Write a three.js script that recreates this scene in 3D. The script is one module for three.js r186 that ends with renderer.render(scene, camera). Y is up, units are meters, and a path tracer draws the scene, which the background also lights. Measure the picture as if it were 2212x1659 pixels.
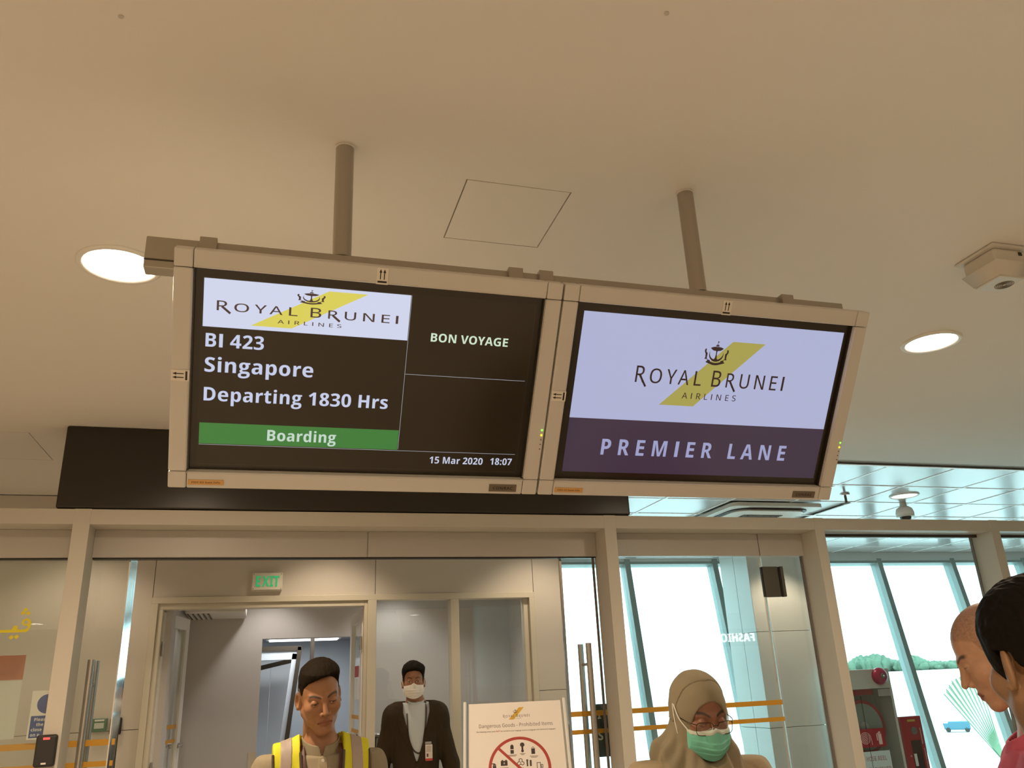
import * as THREE from 'three';
import { RoundedBoxGeometry } from 'three/addons/geometries/RoundedBoxGeometry.js';
import { mergeGeometries } from 'three/addons/utils/BufferGeometryUtils.js';
import { FontLoader } from 'three/addons/loaders/FontLoader.js';
import { TextGeometry } from 'three/addons/geometries/TextGeometry.js';
import { RectAreaLightUniformsLib } from 'three/addons/lights/RectAreaLightUniformsLib.js';
RectAreaLightUniformsLib.init();

// ---------- camera, sky, exposure ----------
const scene = new THREE.Scene();
const camera = new THREE.PerspectiveCamera(2 * Math.atan(829.5 / 1760) * 180 / Math.PI, 2212 / 1659, 0.05, 4000);
camera.position.set(0, 1.65, 0);
camera.up.set(-0.0558, 0.9374, 0.3436);
camera.lookAt(0.2747, 1.65 + 0.3453, -0.8974);
scene.background = new THREE.Color(0.86, 0.98, 1.0);          // flat overcast sky
scene.backgroundIntensity = 5.6;
const renderer = new THREE.WebGLRenderer({ antialias: true });
renderer.toneMapping = THREE.LinearToneMapping;
renderer.toneMappingExposure = 1.0;
renderer.shadowMap.enabled = true;
const HALL_CD = 19.5, HALL_COLOR = new THREE.Color(1, 0.78, 0.54);     // warm downlights of the hall
const WASH_CD = 5, WASH_COLOR = new THREE.Color(1, 0.80, 0.58);      // downlights between glass and back wall
const LOBBY_CD = 2.2, LOBBY_COLOR = new THREE.Color(1, 0.94, 0.88);  // downlights in the bridge lobby

// ---------- helpers ----------
const taken = new Map();
function numbered(n) { const k = taken.get(n) || 0; taken.set(n, k + 1); return k ? n + '_' + String(k).padStart(3, '0') : n; }
function shade(o) { o.traverse((m) => { if (m.isMesh) { m.castShadow = true; m.receiveShadow = true; } }); return o; }
function part(parent, name, geo, mat, p, r) {
  const m = new THREE.Mesh(geo, mat); m.name = name; m.castShadow = m.receiveShadow = true;
  if (p) m.position.set(...p);
  if (r) m.rotation.set(...r);
  parent.add(m); return m;
}
function thing(name, label, category, p = [0, 0, 0], group) {
  const o = new THREE.Group(); o.name = numbered(name); o.position.set(...p);
  o.userData = { label, category }; if (group) o.userData.group = group;
  scene.add(o); return o;
}
function single(name, label, category, geo, mat, p, r, group) {
  const m = part(scene, numbered(name), geo, mat, p, r); m.userData = { label, category }; if (group) m.userData.group = group; return m;
}
function struct(name, geo, mat, p, r, label) {
  const m = geo ? part(scene, numbered(name), geo, mat, p, r) : new THREE.Group();
  if (!geo) { m.name = numbered(name); if (p) m.position.set(...p); scene.add(m); }
  m.userData.kind = 'structure'; if (label) m.userData.label = label; return m;
}
const rnd = ((s) => () => { s = (s * 1664525 + 1013904223) >>> 0; return s / 4294967296; })(77);
const B = (w, h, d) => new THREE.BoxGeometry(w, h, d);
const RB = (w, h, d, r = 0.004, s = 2) => new RoundedBoxGeometry(w, h, d, s, Math.min(r, w / 2.01, h / 2.01, d / 2.01));
const CY = (r1, r2, h, n = 24) => new THREE.CylinderGeometry(r1, r2, h, n);
// box between two corners
function span(a, b, r = 0) {
  const w = Math.abs(b[0] - a[0]), h = Math.abs(b[1] - a[1]), d = Math.abs(b[2] - a[2]);
  const g = r ? RB(w, h, d, r) : B(w, h, d);
  g.translate((a[0] + b[0]) / 2, (a[1] + b[1]) / 2, (a[2] + b[2]) / 2); return g;
}
const M = (color, roughness = 0.6, metalness = 0, extra = {}) => new THREE.MeshStandardMaterial({ color, roughness, metalness, ...extra });
const P = (color, roughness = 0.6, extra = {}) => new THREE.MeshPhysicalMaterial({ color, roughness, ...extra });
const lin = (r, g, b) => new THREE.Color().setRGB(r, g, b);
const L3 = (a, b, t) => a + (b - a) * t;
const clamp = (x, a = 0, b = 1) => Math.min(b, Math.max(a, x));
// value noise
function h3(x, y, z) { let n = Math.imul(x, 374761393) ^ Math.imul(y, 668265263) ^ Math.imul(z, 2147483647 - 1013); n = Math.imul(n ^ (n >>> 13), 1274126177); return ((n ^ (n >>> 16)) >>> 0) / 4294967296; }
function noise(x, y, z) {
  const X = Math.floor(x), Y = Math.floor(y), Z = Math.floor(z); x -= X; y -= Y; z -= Z;
  const u = x * x * (3 - 2 * x), v = y * y * (3 - 2 * y), w = z * z * (3 - 2 * z);
  return L3(L3(L3(h3(X, Y, Z), h3(X + 1, Y, Z), u), L3(h3(X, Y + 1, Z), h3(X + 1, Y + 1, Z), u), v), L3(L3(h3(X, Y, Z + 1), h3(X + 1, Y, Z + 1), u), L3(h3(X, Y + 1, Z + 1), h3(X + 1, Y + 1, Z + 1), u), v), w) * 2 - 1;
}
function canvas(w, h) { const c = document.createElement('canvas'); c.width = w; c.height = h; return c; }
function ctex(c) { const t = new THREE.CanvasTexture(c); t.colorSpace = THREE.SRGBColorSpace; t.anisotropy = 4; return t; }
// fine mottled grey for bump and faint colour variation
function grainTex(size, scale, contrast, base, rep) {
  const d = new Uint8Array(size * size * 4);
  for (let j = 0; j < size; j++) for (let i = 0; i < size; i++) {
    let n = 0, a = 1, f = scale;
    for (let o = 0; o < 4; o++) { // tileable by wrapping the lattice
      const x = i / size * f, y = j / size * f, X = Math.floor(x), Y = Math.floor(y), u = x - X, v = y - Y, s = u * u * (3 - 2 * u), t = v * v * (3 - 2 * v), F = Math.round(f);
      n += a * (L3(L3(h3(X % F, Y % F, o), h3((X + 1) % F, Y % F, o), s), L3(h3(X % F, (Y + 1) % F, o), h3((X + 1) % F, (Y + 1) % F, o), s), t) * 2 - 1); a *= 0.55; f *= 2;
    }
    const v = clamp(base + n * contrast, 0, 255), k = (j * size + i) * 4; d[k] = d[k + 1] = d[k + 2] = v; d[k + 3] = 255;
  }
  const t = new THREE.DataTexture(d, size, size); t.wrapS = t.wrapT = THREE.RepeatWrapping; t.magFilter = THREE.LinearFilter; t.minFilter = THREE.LinearMipmapLinearFilter; t.generateMipmaps = true; t.repeat.set(rep, rep); t.needsUpdate = true; return t;
}
const plasterBump = grainTex(256, 8, 60, 128, 1);
function uvXZ(g, s = 1) { const p = g.attributes.position, u = g.attributes.uv; for (let i = 0; i < p.count; i++) u.setXY(i, p.getX(i) * s, p.getZ(i) * s); return g; }
const font = await new FontLoader().loadAsync('fonts/droid/droid_sans_bold.typeface.json');
function text3(s, size, depth) { const g = new TextGeometry(s, { font, size, depth, curveSegments: 4, bevelEnabled: false }); g.computeBoundingBox(); const b = g.boundingBox; g.translate(-(b.min.x + b.max.x) / 2, -(b.min.y + b.max.y) / 2, 0); return g; }

// ---------- materials ----------
const mPlaster = M(lin(0.80, 0.76, 0.70), 0.85, 0, { bumpMap: plasterBump, bumpScale: 0.0006 });
const mWallPanel = M(lin(0.62, 0.57, 0.50), 0.42);
const mJoint = M(lin(0.16, 0.14, 0.12), 0.8);
const mFrame = M(lin(0.58, 0.54, 0.47), 0.42);
const mHeader = M(lin(0.50, 0.47, 0.43), 0.32);
const mTile = M(lin(0.66, 0.68, 0.68), 0.30);
const mTbar = M(lin(0.95, 0.93, 0.92), 0.3);
const mFloor = M(lin(0.50, 0.45, 0.38), 0.35, 0, { bumpMap: plasterBump, bumpScale: 0.0002 });
const mDark = M(lin(0.020, 0.015, 0.008), 0.28);
const mChrome = M(lin(0.75, 0.73, 0.70), 0.12, 1);
const mSteel = M(lin(0.55, 0.53, 0.50), 0.3, 1);
const mGlass = P(lin(0.965, 0.985, 0.98), 0.0, { transmission: 1, thickness: 0, ior: 1.5 });
const mGlassTint = P(lin(0.80, 0.95, 0.97), 0.0, { transmission: 1, thickness: 0, ior: 1.5 });
const mTape = M(lin(0.56, 0.28, 0.02), 0.5);
const mBlack = M(lin(0.015, 0.014, 0.013), 0.45);
const mWhitePl = M(lin(0.78, 0.76, 0.70), 0.4);
const mCool = M(lin(0.62, 0.62, 0.62), 0.6);
const mBronze = M(lin(0.055, 0.040, 0.026), 0.4);
const mMullion = M(lin(0.27, 0.33, 0.31), 0.4);

// ---------- the setting ----------
const CEIL = 3.1, ZP = -4.8, ZD = -5.06, ZB = -6.6;
struct('floor', span([-6.2, -0.2, 9.2], [12.7, 0, -9.2]), mFloor, null, null, 'pale polished floor of the departure hall');
struct('floor', span([-0.8, -0.2, -9.2], [2.4, 0, -14]), mFloor, null, null, 'floor of the boarding bridge');
// plaster slabs with real openings for the two access hatches
const HATCH = [[0.519, 0.852, -2.404, -2.057, 0.004], [-2.1, -1.345, -5.58, -4.99, 0.005]];
function slab(x0, x1, z0, z1, y, h, holes) {
  const sh = new THREE.Shape([[x0, -z1], [x1, -z1], [x1, -z0], [x0, -z0]].map((p) => new THREE.Vector2(...p)));
  for (const [a, b, c, d, g] of holes) sh.holes.push(new THREE.Path([[a - g, -d - g], [a - g, -c + g], [b + g, -c + g], [b + g, -d - g]].map((p) => new THREE.Vector2(...p))));
  const g = new THREE.ExtrudeGeometry(sh, { depth: h, bevelEnabled: false }); g.rotateX(-Math.PI / 2); g.translate(0, y, 0);
  const p = g.attributes.position, u = g.attributes.uv; for (let i = 0; i < p.count; i++) u.setXY(i, p.getX(i), p.getZ(i)); return g;
}
struct('ceiling', slab(-6.2, 12.7, -4.93, 9.2, CEIL, 0.06, [HATCH[0]]), mPlaster, null, null, 'smooth cream plaster ceiling of the hall');
struct('ceiling', slab(-6.2, 2.37, -6.9, -4.935, CEIL + 0.004, 0.06, [HATCH[1]]), mPlaster, null, null, 'cream plaster ceiling behind the glass partition');
struct('ceiling', span([-6.2, CEIL + 0.066, 9.2], [12.7, CEIL + 0.3, -6.9]), mPlaster, null, null, 'slab above the plaster ceiling');
{ // the hall outside the frame
  struct('wall_left', span([-6.2, 0, 9.2], [-6.0, CEIL, -7]), mWallPanel);
  struct('wall_right', span([12.5, 0, 9.2], [12.7, CEIL, -9.6]), mWallPanel);
  struct('wall_front', span([-6.2, 0, 9.0], [12.7, CEIL, 9.2]), mWallPanel);
}
{ // tiled metal ceiling towards the facade: one mesh per tile, white bars between
  const tiles = struct('ceiling', null, null, null, null, 'grey metal tile ceiling with white bars along the window facade');
  const TX = 0.652, TZ = 0.632, x0 = 5.255 - 5 * TX, z0 = -5.735 + TZ, Y = CEIL + 0.012;
  const tg = RB(TX - 0.022, 0.012, TZ - 0.022, 0.003, 1);
  const tms = [0, 1, 2].map((i) => M(lin(0.47 + i * 0.02, 0.42 + i * 0.02, 0.41 + i * 0.02), 0.16 + i * 0.03));
  for (let i = 0; i < 16; i++) for (let j = 0; j < 7; j++) {
    const x = x0 + (i + 0.5) * TX, z = z0 - (j + 0.5) * TZ;
    if (x > 4.0 && x < 4.95 && z < -6.42 && z > -7.35) continue;
    part(tiles, 'ceiling_tile', tg, tms[Math.floor(rnd() * 3)], [x, Y + 0.006 + rnd() * 0.0015, z], [(rnd() - 0.5) * 0.004, 0, (rnd() - 0.5) * 0.004]);
  }
  for (let i = 0; i <= 16; i++) part(tiles, 'grid_bar', B(0.024, 0.006, TZ * 7), mTbar, [x0 + i * TX, Y + 0.001, z0 - 3.5 * TZ]);
  for (let j = 0; j <= 7; j++) part(tiles, 'grid_bar', B(TX * 16, 0.006, 0.024), mTbar, [x0 + 8 * TX, Y + 0.0005, z0 - j * TZ]);
  part(tiles, 'ceiling_deck', span([2.0, Y + 0.02, -4.94], [12.7, Y + 0.25, -9.75]), mTile);
}
// hatch boards hang in the openings with an open gap all round
function hatch([x0, x1, z0, z1], y, label) {
  const t = thing('ceiling_hatch', label, 'access panel', [(x0 + x1) / 2, y, (z0 + z1) / 2]);
  part(t, 'hatch_board', RB(x1 - x0, 0.02, z1 - z0, 0.0008, 1), mPlaster, [0, 0.0098, 0]);
  for (const s of [-1, 1]) part(t, 'hanger', B(0.02, 0.048, 0.05), mSteel, [s * (x1 - x0) * 0.35, 0.043, 0]);
}
hatch(HATCH[0], CEIL, 'square flush access hatch in the plaster ceiling between the two poles');
hatch(HATCH[1], CEIL + 0.004, 'flush ceiling access panel beside the dark hanging box');

// ---- glass partition ----
{
  const w = struct('wall_partition', null, null, null, null, 'beige metal framed glass partition across the gate');
  const posts = [[-2.63, -2.55], [-1.0124, -0.9297], [2.038, 2.1175], [3.5975, 3.672], [5.117, 5.194], [6.64, 6.715], [8.2, 8.275]];
  for (const [a, b] of posts) part(w, 'post', span([a, 0, ZP + 0.002], [b, 2.6365, ZP - 0.2], 0.002), mFrame);
  for (let i = 0; i < posts.length - 1; i++) part(w, 'transom', span([posts[i][1], 2.5535, ZP], [posts[i + 1][0], 2.634, ZP - 0.2]), mFrame);
  part(w, 'transom', span([posts[6][1], 2.5535, ZP], [12.5, 2.634, ZP - 0.2]), mFrame); part(w, 'transom', span([-6, 2.5535, ZP], [-2.63, 2.634, ZP - 0.2]), mFrame);
  // recessed header boards with open joints
  for (const [a, b] of [[-2.55, -1.0124], [-0.9297, 0.563], [0.569, 2.038], [2.1175, 3.243], [3.249, 3.5975]]) part(w, 'header_board', span([a, 2.402, -4.965], [b, 2.5535, -5.0], 0.003), mHeader);
  for (const [a, b] of [[-2.55, -1.0124], [-0.9297, 2.038]]) part(w, 'header_rail', span([a, 2.394, -4.985], [b, 2.403, -5.03]), mBlack);
  for (const [a, b] of [[3.672, 5.117], [5.194, 6.64], [6.715, 8.2], [8.275, 12.5]]) part(w, 'glazing_rail', span([a, 2.531, -4.94], [b, 2.5505, -4.965]), mBronze);
  // rubber beads beside the posts
  for (const x of [2.02, 3.588, 3.681, 5.108]) part(w, 'bead', span([x - 0.005, 0, -4.985], [x + 0.005, 2.55, -5.005]), mJoint);
}
function pane(name, label, a, b, mat) { const g = struct(name, null, null, null, null, label); part(g, 'glass_pane', span(a, b), mat); return g; }
pane('window_1', 'fixed glass pane of the partition with yellow lettering', [-2.55, 0, -4.99], [-1.0124, 2.394, -4.984], mGlass);
pane('window_2', 'fixed glass pane left of the fire hose cabinet', [3.672, 0, -4.955], [5.117, 2.531, -4.949], mGlass);
pane('window_3', 'fixed glass pane at the partition end', [5.194, 0, -4.955], [6.64, 2.531, -4.949], mGlass);
pane('window_4', 'fixed side pane beside the open sliding door', [3.31, 0, -5.035], [3.5975, 2.40, -5.029], mGlass);

// sliding glass leaves, both slid open; polished chrome edge profiles
function slidingLeaf(name, label, x0, x1, top, edgeX, faceTurn, hx) {
  const d = struct(name, null, null, null, null, label);
  part(d, 'glass_pane', span([x0, 0.02, ZD - 0.006], [x1, top, ZD + 0.006]), mGlass);
  for (const [e, s] of edgeX) {
    const sh = new THREE.Shape(s[0].map((p) => new THREE.Vector2(...p)));        // section: x right, y away from the hall
    const g = new THREE.ExtrudeGeometry(sh, { depth: top - 0.02, bevelEnabled: false }); g.rotateX(-Math.PI / 2);
    part(d, 'edge_profile', g, mEdge, [e, 0.02, ZD], faceTurn);
  }
  for (const [a, b] of [[1.445, 1.475], [1.345, 1.371]]) part(d, 'warning_tape', span([x0 + 0.004, a, ZD + 0.0065], [x1 - 0.004, b, ZD + 0.0075]), mTape);
  for (const s of [1, -1]) {
    const h = part(d, 'handle', CY(0.0185, 0.0185, 1.25, 20), mSteel, [hx, 1.87 - 0.625, ZD + s * 0.07]);
    for (const y of [0.5, -0.5]) part(h, 'standoff', CY(0.009, 0.009, 0.062, 12), mSteel, [0, y, -s * 0.036], [Math.PI / 2, 0, 0]);
  }
  return d;
}
// polished bevels: each mirrors the bright facade towards the hall
const EDGE_BROAD = [[[-0.036, 0.0262], [-0.036, -0.026], [-0.030, -0.026], [0, 0.02596], [0, 0.0262]]], EDGE_SLIM = [[[-0.020, 0.010], [-0.020, -0.010], [-0.019, -0.010], [0, 0.0049], [0, 0.010]]], EDGE_THIN = [[[-0.004, 0.008], [-0.004, -0.008], [0.012, -0.008], [0.012, 0.008]]];
const mEdge = M(lin(0.95, 0.95, 0.95), 0.08, 1);
slidingLeaf('door_1', 'open sliding glass door leaf with yellow tape beside the card reader post', -2.25, -0.716, 2.40, [[-0.712, EDGE_BROAD]], null, -0.87);
slidingLeaf('door_2', 'open sliding glass door leaf with yellow tape behind the veiled woman', 1.82, 3.312, 2.405, [[1.812, EDGE_THIN], [3.315, EDGE_SLIM]], null, 1.945);

// ---- clad back wall, door set and glazing ----
{
  const w = struct('wall_back', null, null, null, null, 'beige clad wall with the exit door');
  const g = 0.004;
  part(w, 'wall_core', span([-6, 0, ZB - 0.012], [-0.797, CEIL, ZB - 0.12]), mJoint);
  part(w, 'wall_core', span([-0.797, 2.358, ZB - 0.012], [2.375, CEIL, ZB - 0.12]), mJoint);
  part(w, 'wall_core', span([2.12, 0, ZB - 0.012], [2.375, 2.358, ZB - 0.12]), mJoint);
  const panels = [[-3.4, -2.1, 0, 1.47], [-2.1, -0.797, 0, 1.47], [-3.4, -2.1, 1.47, 3.1], [-2.1, -0.797, 1.47, 3.1], [-0.797, 0.818, 2.358, 3.1], [0.818, 2.12, 2.358, 3.1], [2.12, 2.375, 0, 1.592], [2.12, 2.375, 1.592, 3.1], [-6, -3.4, 0, 1.47], [-6, -3.4, 1.47, 3.1]];
  for (const [a, b, c, d] of panels) part(w, 'wall_panel', span([a + g / 2, c + g / 2, ZB], [b - g / 2, d - g / 2, ZB - 0.012], 0.0015), mWallPanel);
  part(w, 'end_return', span([2.30, 0, ZB - 0.12], [2.375, CEIL, -9.4]), mWallPanel);
  const mDoorFrame = M(lin(0.62, 0.57, 0.46), 0.4);
  const f = struct('trim_1', null, null, null, null, 'cream metal frame of the exit door and its side windows');
  const fb = (n, a, b) => part(f, n, span(a, b, 0.003), mDoorFrame);
  fb('frame_head', [-0.797, 2.312, ZB + 0.02], [2.12, 2.358, ZB - 0.1]);
  fb('frame_head', [-0.755, 2.272, ZB + 0.004], [0.735, 2.312, ZB - 0.1]);
  fb('frame_jamb', [-0.797, 0, ZB + 0.02], [-0.752, 2.312, ZB - 0.1]); fb('frame_jamb', [-0.752, 0, ZB + 0.004], [-0.717, 2.272, ZB - 0.1]);
  fb('frame_jamb', [0.735, 0, ZB + 0.004], [0.76, 2.312, ZB - 0.1]); fb('frame_jamb', [0.76, 0, ZB + 0.02], [0.828, 2.312, ZB - 0.1]);
  fb('frame_mullion', [1.415, 0, ZB + 0.02], [1.483, 2.312, ZB - 0.1]);
  fb('frame_jamb', [2.035, 0, ZB - 0.02], [2.075, 2.312, ZB - 0.1]); fb('frame_jamb', [2.075, 0, ZB + 0.02], [2.12, 2.312, ZB - 0.1]);
  pane('window_5', 'side window of the exit door behind the man in the suit', [0.828, 0, ZB - 0.06], [1.415, 2.312, ZB - 0.054], mGlass);
  pane('window_6', 'side window of the exit door nearest the facade', [1.483, 0, ZB - 0.06], [2.035, 2.312, ZB - 0.054], mGlass);
  // two door leaves, opened inwards
  function leaf(name, label, x, turn, flip) {
    const d = struct(name, null, null, [x, 0, ZB - 0.08], null, label); d.rotation.y = turn;
    const W = 0.70, H = 2.262, T = 0.04;
    for (const [a, b] of [[[0, 0.02], [0.09, H]], [[W - 0.09, 0.02], [W, H]], [[0.09, H - 0.09], [W - 0.09, H]], [[0.09, 0.02], [W - 0.09, 0.2]]]) part(d, 'stile', span([flip * a[0], a[1], 0], [flip * b[0], b[1], -T], 0.004), mWhitePl);
    part(d, 'glass_pane', span([flip * 0.09, 0.2, -T / 2 - 0.003], [flip * (W - 0.09), H - 0.09, -T / 2 + 0.003]), mGlass);
    for (const z of [0.03, -T - 0.03]) { const h = part(d, 'lever_handle', RB(0.11, 0.016, 0.016, 0.006), mSteel, [flip * (W - 0.095), 1.32, z]); part(h, 'rose', CY(0.02, 0.02, 0.03, 16), mSteel, [flip * 0.045, 0, z > 0 ? -0.014 : 0.014], [Math.PI / 2, 0, 0]); }
    for (const y of [0.25, 1.2, 2.0]) part(d, 'hinge', CY(0.009, 0.009, 0.1, 10), mSteel, [flip * -0.006, y, 0.008]);
    for (const [a, b] of [[1.445, 1.475], [1.345, 1.371]]) part(d, 'warning_tape', span([flip * 0.092, a, -T / 2 + 0.004], [flip * (W - 0.092), b, -T / 2 + 0.005]), mTape);
    return d;
  }
  leaf('door_3', 'white framed glass door leaf swung open at the dark cladding side', -0.71, Math.PI / 2 - 0.18, 1);
  const r = leaf('door_4', 'white framed glass door leaf with a red notice, swung open beside the suited man', 0.728, -Math.PI / 2 + 0.03, -1);
  part(r, 'red_notice', B(0.21, 0.085, 0.001), M(lin(0.45, 0.05, 0.06), 0.6), [-0.36, 1.80, -0.014]);
  part(r, 'white_notice', B(0.21, 0.16, 0.001), mWhitePl, [-0.36, 1.67, -0.014]);
}
// ---- lobby and bridge behind the door ----
{
  const lob = M(lin(0.60, 0.575, 0.545), 0.6);
  struct('wall_lobby_left', span([-0.80, 0, ZB - 0.12], [-0.66, 2.8, -8.0]), lob, null, null, 'pale side wall of the bridge lobby');
  const rw = struct('wall_lobby_back', null, null, null, null, 'pale rear wall of the bridge lobby with an open doorway');
  part(rw, 'wall_piece', span([-0.80, 0, -8.0], [-0.013, 2.8, -8.12]), lob); part(rw, 'wall_piece', span([-0.013, 2.132, -8.0], [0.83, 2.8, -8.12]), lob); part(rw, 'wall_piece', span([0.83, 0, -8.0], [2.3, 2.8, -8.12]), lob);
  part(rw, 'corner_guard', span([-0.075, 0.0, -7.995], [-0.01, 1.2, -8.0]), mSteel);
  struct('ceiling', span([-0.8, 2.75, ZB - 0.12], [2.3, 2.9, -8.12]), mPlaster, null, null, 'ceiling of the bridge lobby');
  // bridge tunnel
  const tun = M(lin(0.62, 0.65, 0.68), 0.45);
  struct('ceiling', span([-0.8, 2.42, -8.12], [2.3, 2.6, -13.8]), M(lin(0.32, 0.32, 0.33), 0.6), null, null, 'grey ceiling of the boarding bridge');
  const br = struct('wall_bridge_right', null, null, null, null, 'ribbed white wall of the boarding bridge');
  for (let i = 0; i < 26; i++) part(br, 'rib', RB(0.20, 2.4, 0.02, 0.006, 1), tun, [1.3, 1.2, -9.4 - i * 0.13], [0, Math.PI / 2 - 0.55, 0]);
  part(br, 'backing', span([1.4, 0, -8.12], [1.5, 2.42, -13.8]), tun);
  const bl = struct('wall_bridge_left', null, null, null, null, 'white panelled wall of the boarding bridge');
  for (const [a, b] of [[-0.72, -0.34], [-0.335, 0.084], [0.089, 0.33]]) part(bl, 'wall_panel', span([a, 0, -9.62], [b, 2.0, -9.64], 0.002), tun);
  part(bl, 'backing', span([-0.8, 0, -8.12], [-0.72, 2.42, -13.8]), tun);
  struct('wall_bridge_end', span([-0.8, 0, -13.7], [2.3, 2.6, -13.85]), tun, null, null, 'end wall of the boarding bridge');
  const pf = struct('trim_2', null, null, null, null, 'dark bronze portal frame inside the boarding bridge');
  part(pf, 'portal_head', span([-0.1, 2.072, -9.0], [0.372, 2.115, -9.1]), mBronze);
  part(pf, 'portal_jamb', B(0.042, 2.1, 0.1), mBronze, [0.250, 1.06, -9.05], [0, 0, -0.105]);
  part(pf, 'light_head', span([-0.1, 1.985, -9.02], [0.34, 2.072, -9.1]), tun);
  part(pf, 'light_jamb', B(0.05, 2.05, 0.08), tun, [0.205, 1.02, -9.06], [0, 0, -0.105]);
  part(pf, 'portal_post', span([0.465, 0, -9.0], [0.502, 2.3, -9.1]), mBronze);
  part(pf, 'inner_rail', B(0.40, 0.045, 0.04), mBronze, [0.10, 1.945, -9.3], [0, 0, 0.2]);
  const mTube = M(0xffffff, 0.5, 0, { emissive: lin(1, 1, 1), emissiveIntensity: 3 });
  const ft = thing('bridge_light', 'long white fluorescent ceiling light inside the boarding bridge', 'ceiling light', [0.55, 2.4, -12.6]);
  part(ft, 'housing', RB(1.05, 0.03, 0.34, 0.01), mWhitePl, [0, 0.0, 0]);
  part(ft, 'tube_cover', RB(0.96, 0.02, 0.26, 0.008), mTube, [0, -0.022, 0]);
  for (const z of [-8.72, -12.6]) { const q = new THREE.RectAreaLight(lin(0.9, 0.96, 1), 15, 0.9, 0.26); q.position.set(0.45, 2.36, z); q.lookAt(0.45, 0, z); scene.add(q); }
  const ft2 = thing('bridge_light', 'second fluorescent light further forward in the boarding bridge', 'ceiling light', [0.45, 2.4, -8.72]);
  part(ft2, 'housing', RB(1.05, 0.03, 0.34, 0.01), mWhitePl); part(ft2, 'tube_cover', RB(0.96, 0.02, 0.26, 0.008), mTube, [0, -0.022, 0]);
}
// ---- sloping window facade, column, world outside ----
const lean = 9 * Math.PI / 180;
{
  const f = struct('wall_facade', null, null, [0, 3.0, -9.35], null, 'outward leaning window facade with slim mullions'); f.rotation.x = -lean;   // local y runs along the glass
  const xs = [2.45, 2.98, 4.236, 5.44, 6.69, 7.945, 9.165, 10.42, 11.67, 12.46];
  for (const x of xs) part(f, 'mullion', span([x - 0.037, -3.2, 0], [x + 0.037, 0.03, -0.16], 0.004), mMullion);
  for (const y of [0, -3.1]) part(f, 'window_rail', span([2.4, y - 0.03, -0.01], [12.5, y + 0.03, -0.16], 0.004), mMullion);
  for (let i = 0; i < xs.length - 1; i++) part(f, 'glass_pane', span([xs[i] + 0.037, -3.07, -0.085], [xs[i + 1] - 0.037, -0.03, -0.079]), mGlassTint);
  struct('trim_3', span([2.3, 3.0, -9.36], [12.6, 3.4, -9.6]), mTile, null, null, 'pale soffit board above the facade');
  const c = struct('wall_column', null, null, null, null, 'panel clad column in front of the facade');
  const mc = M(lin(0.60, 0.60, 0.56), 0.38);
  part(c, 'column_core', span([5.32, 0, -8.42], [6.0, CEIL, -9.0]), mJoint);
  for (const [a, b] of [[0, 1.075], [1.08, 2.075], [2.08, 3.1]]) {
    part(c, 'wall_panel', span([5.302, a, -8.40], [6.02, b, -8.42], 0.002), mc);
    part(c, 'wall_panel', span([5.30, a, -8.402], [5.32, b, -8.69], 0.002), mc); part(c, 'wall_panel', span([5.30, a, -8.695], [5.32, b, -9.0], 0.002), mc);
    part(c, 'wall_panel', span([6.0, a, -8.402], [6.022, b, -9.0], 0.002), mc);
  }
}
struct('ground_apron', span([-3000, -4.7, -10.2], [3000, -4.5, -3000]), M(lin(0.55, 0.56, 0.55), 0.9), null, null, 'bright concrete apron outside the terminal');
{ // distant trees, one uncountable belt
  const gs = [];
  for (let i = 0; i < 420; i++) {
    const a = 0.60 + 0.165 * rnd(), R = 1150 + rnd() * 160, h = 12 + 7 * rnd() + 7 * noise(a * 60, 3, 1) - 90 * Math.max(0, a - 0.725);
    const g = new THREE.IcosahedronGeometry(1, 2), p = g.attributes.position, w = 5 + 6 * rnd();
    for (let k = 0; k < p.count; k++) { const s = 0.9 + 0.35 * noise(p.getX(k) * 2.3 + i * 7, p.getY(k) * 2.3, p.getZ(k) * 2.3); p.setXYZ(k, p.getX(k) * s * w, p.getY(k) * s * h * 0.52, p.getZ(k) * s * 5); }
    g.translate(R * Math.sin(a), -4.5 + h * 0.42, -R * Math.cos(a)); gs.push(g);
  }
  const m = part(scene, 'tree_belt', mergeGeometries(gs), M(lin(0.11, 0.18, 0.12), 1)); m.userData = { label: 'hazy green tree belt along the far side of the apron', category: 'trees', kind: 'stuff' };
}
{
  const t = thing('service_van', 'small blue service van parked far out on the apron', 'van', [64, -4.5, -69]);
  const mv = M(lin(0.05, 0.16, 0.22), 0.4);
  t.rotation.y = -0.75; t.scale.setScalar(0.62);
  part(t, 'body', RB(3.0, 1.2, 1.5, 0.15), mv, [0, 0.95, 0]); part(t, 'cab', RB(0.8, 0.9, 1.4, 0.15), mv, [-1.75, 0.85, 0]); part(t, 'window', RB(0.2, 0.4, 1.2, 0.05), mBlack, [-2.1, 1.1, 0]);
  for (const [x, z] of [[-1.6, 0.65], [-1.6, -0.65], [1.0, 0.65], [1.0, -0.65]]) part(t, 'wheel', CY(0.35, 0.35, 0.2, 16), mBlack, [x, 0.35, z], [Math.PI / 2, 0, 0]);
}
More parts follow.
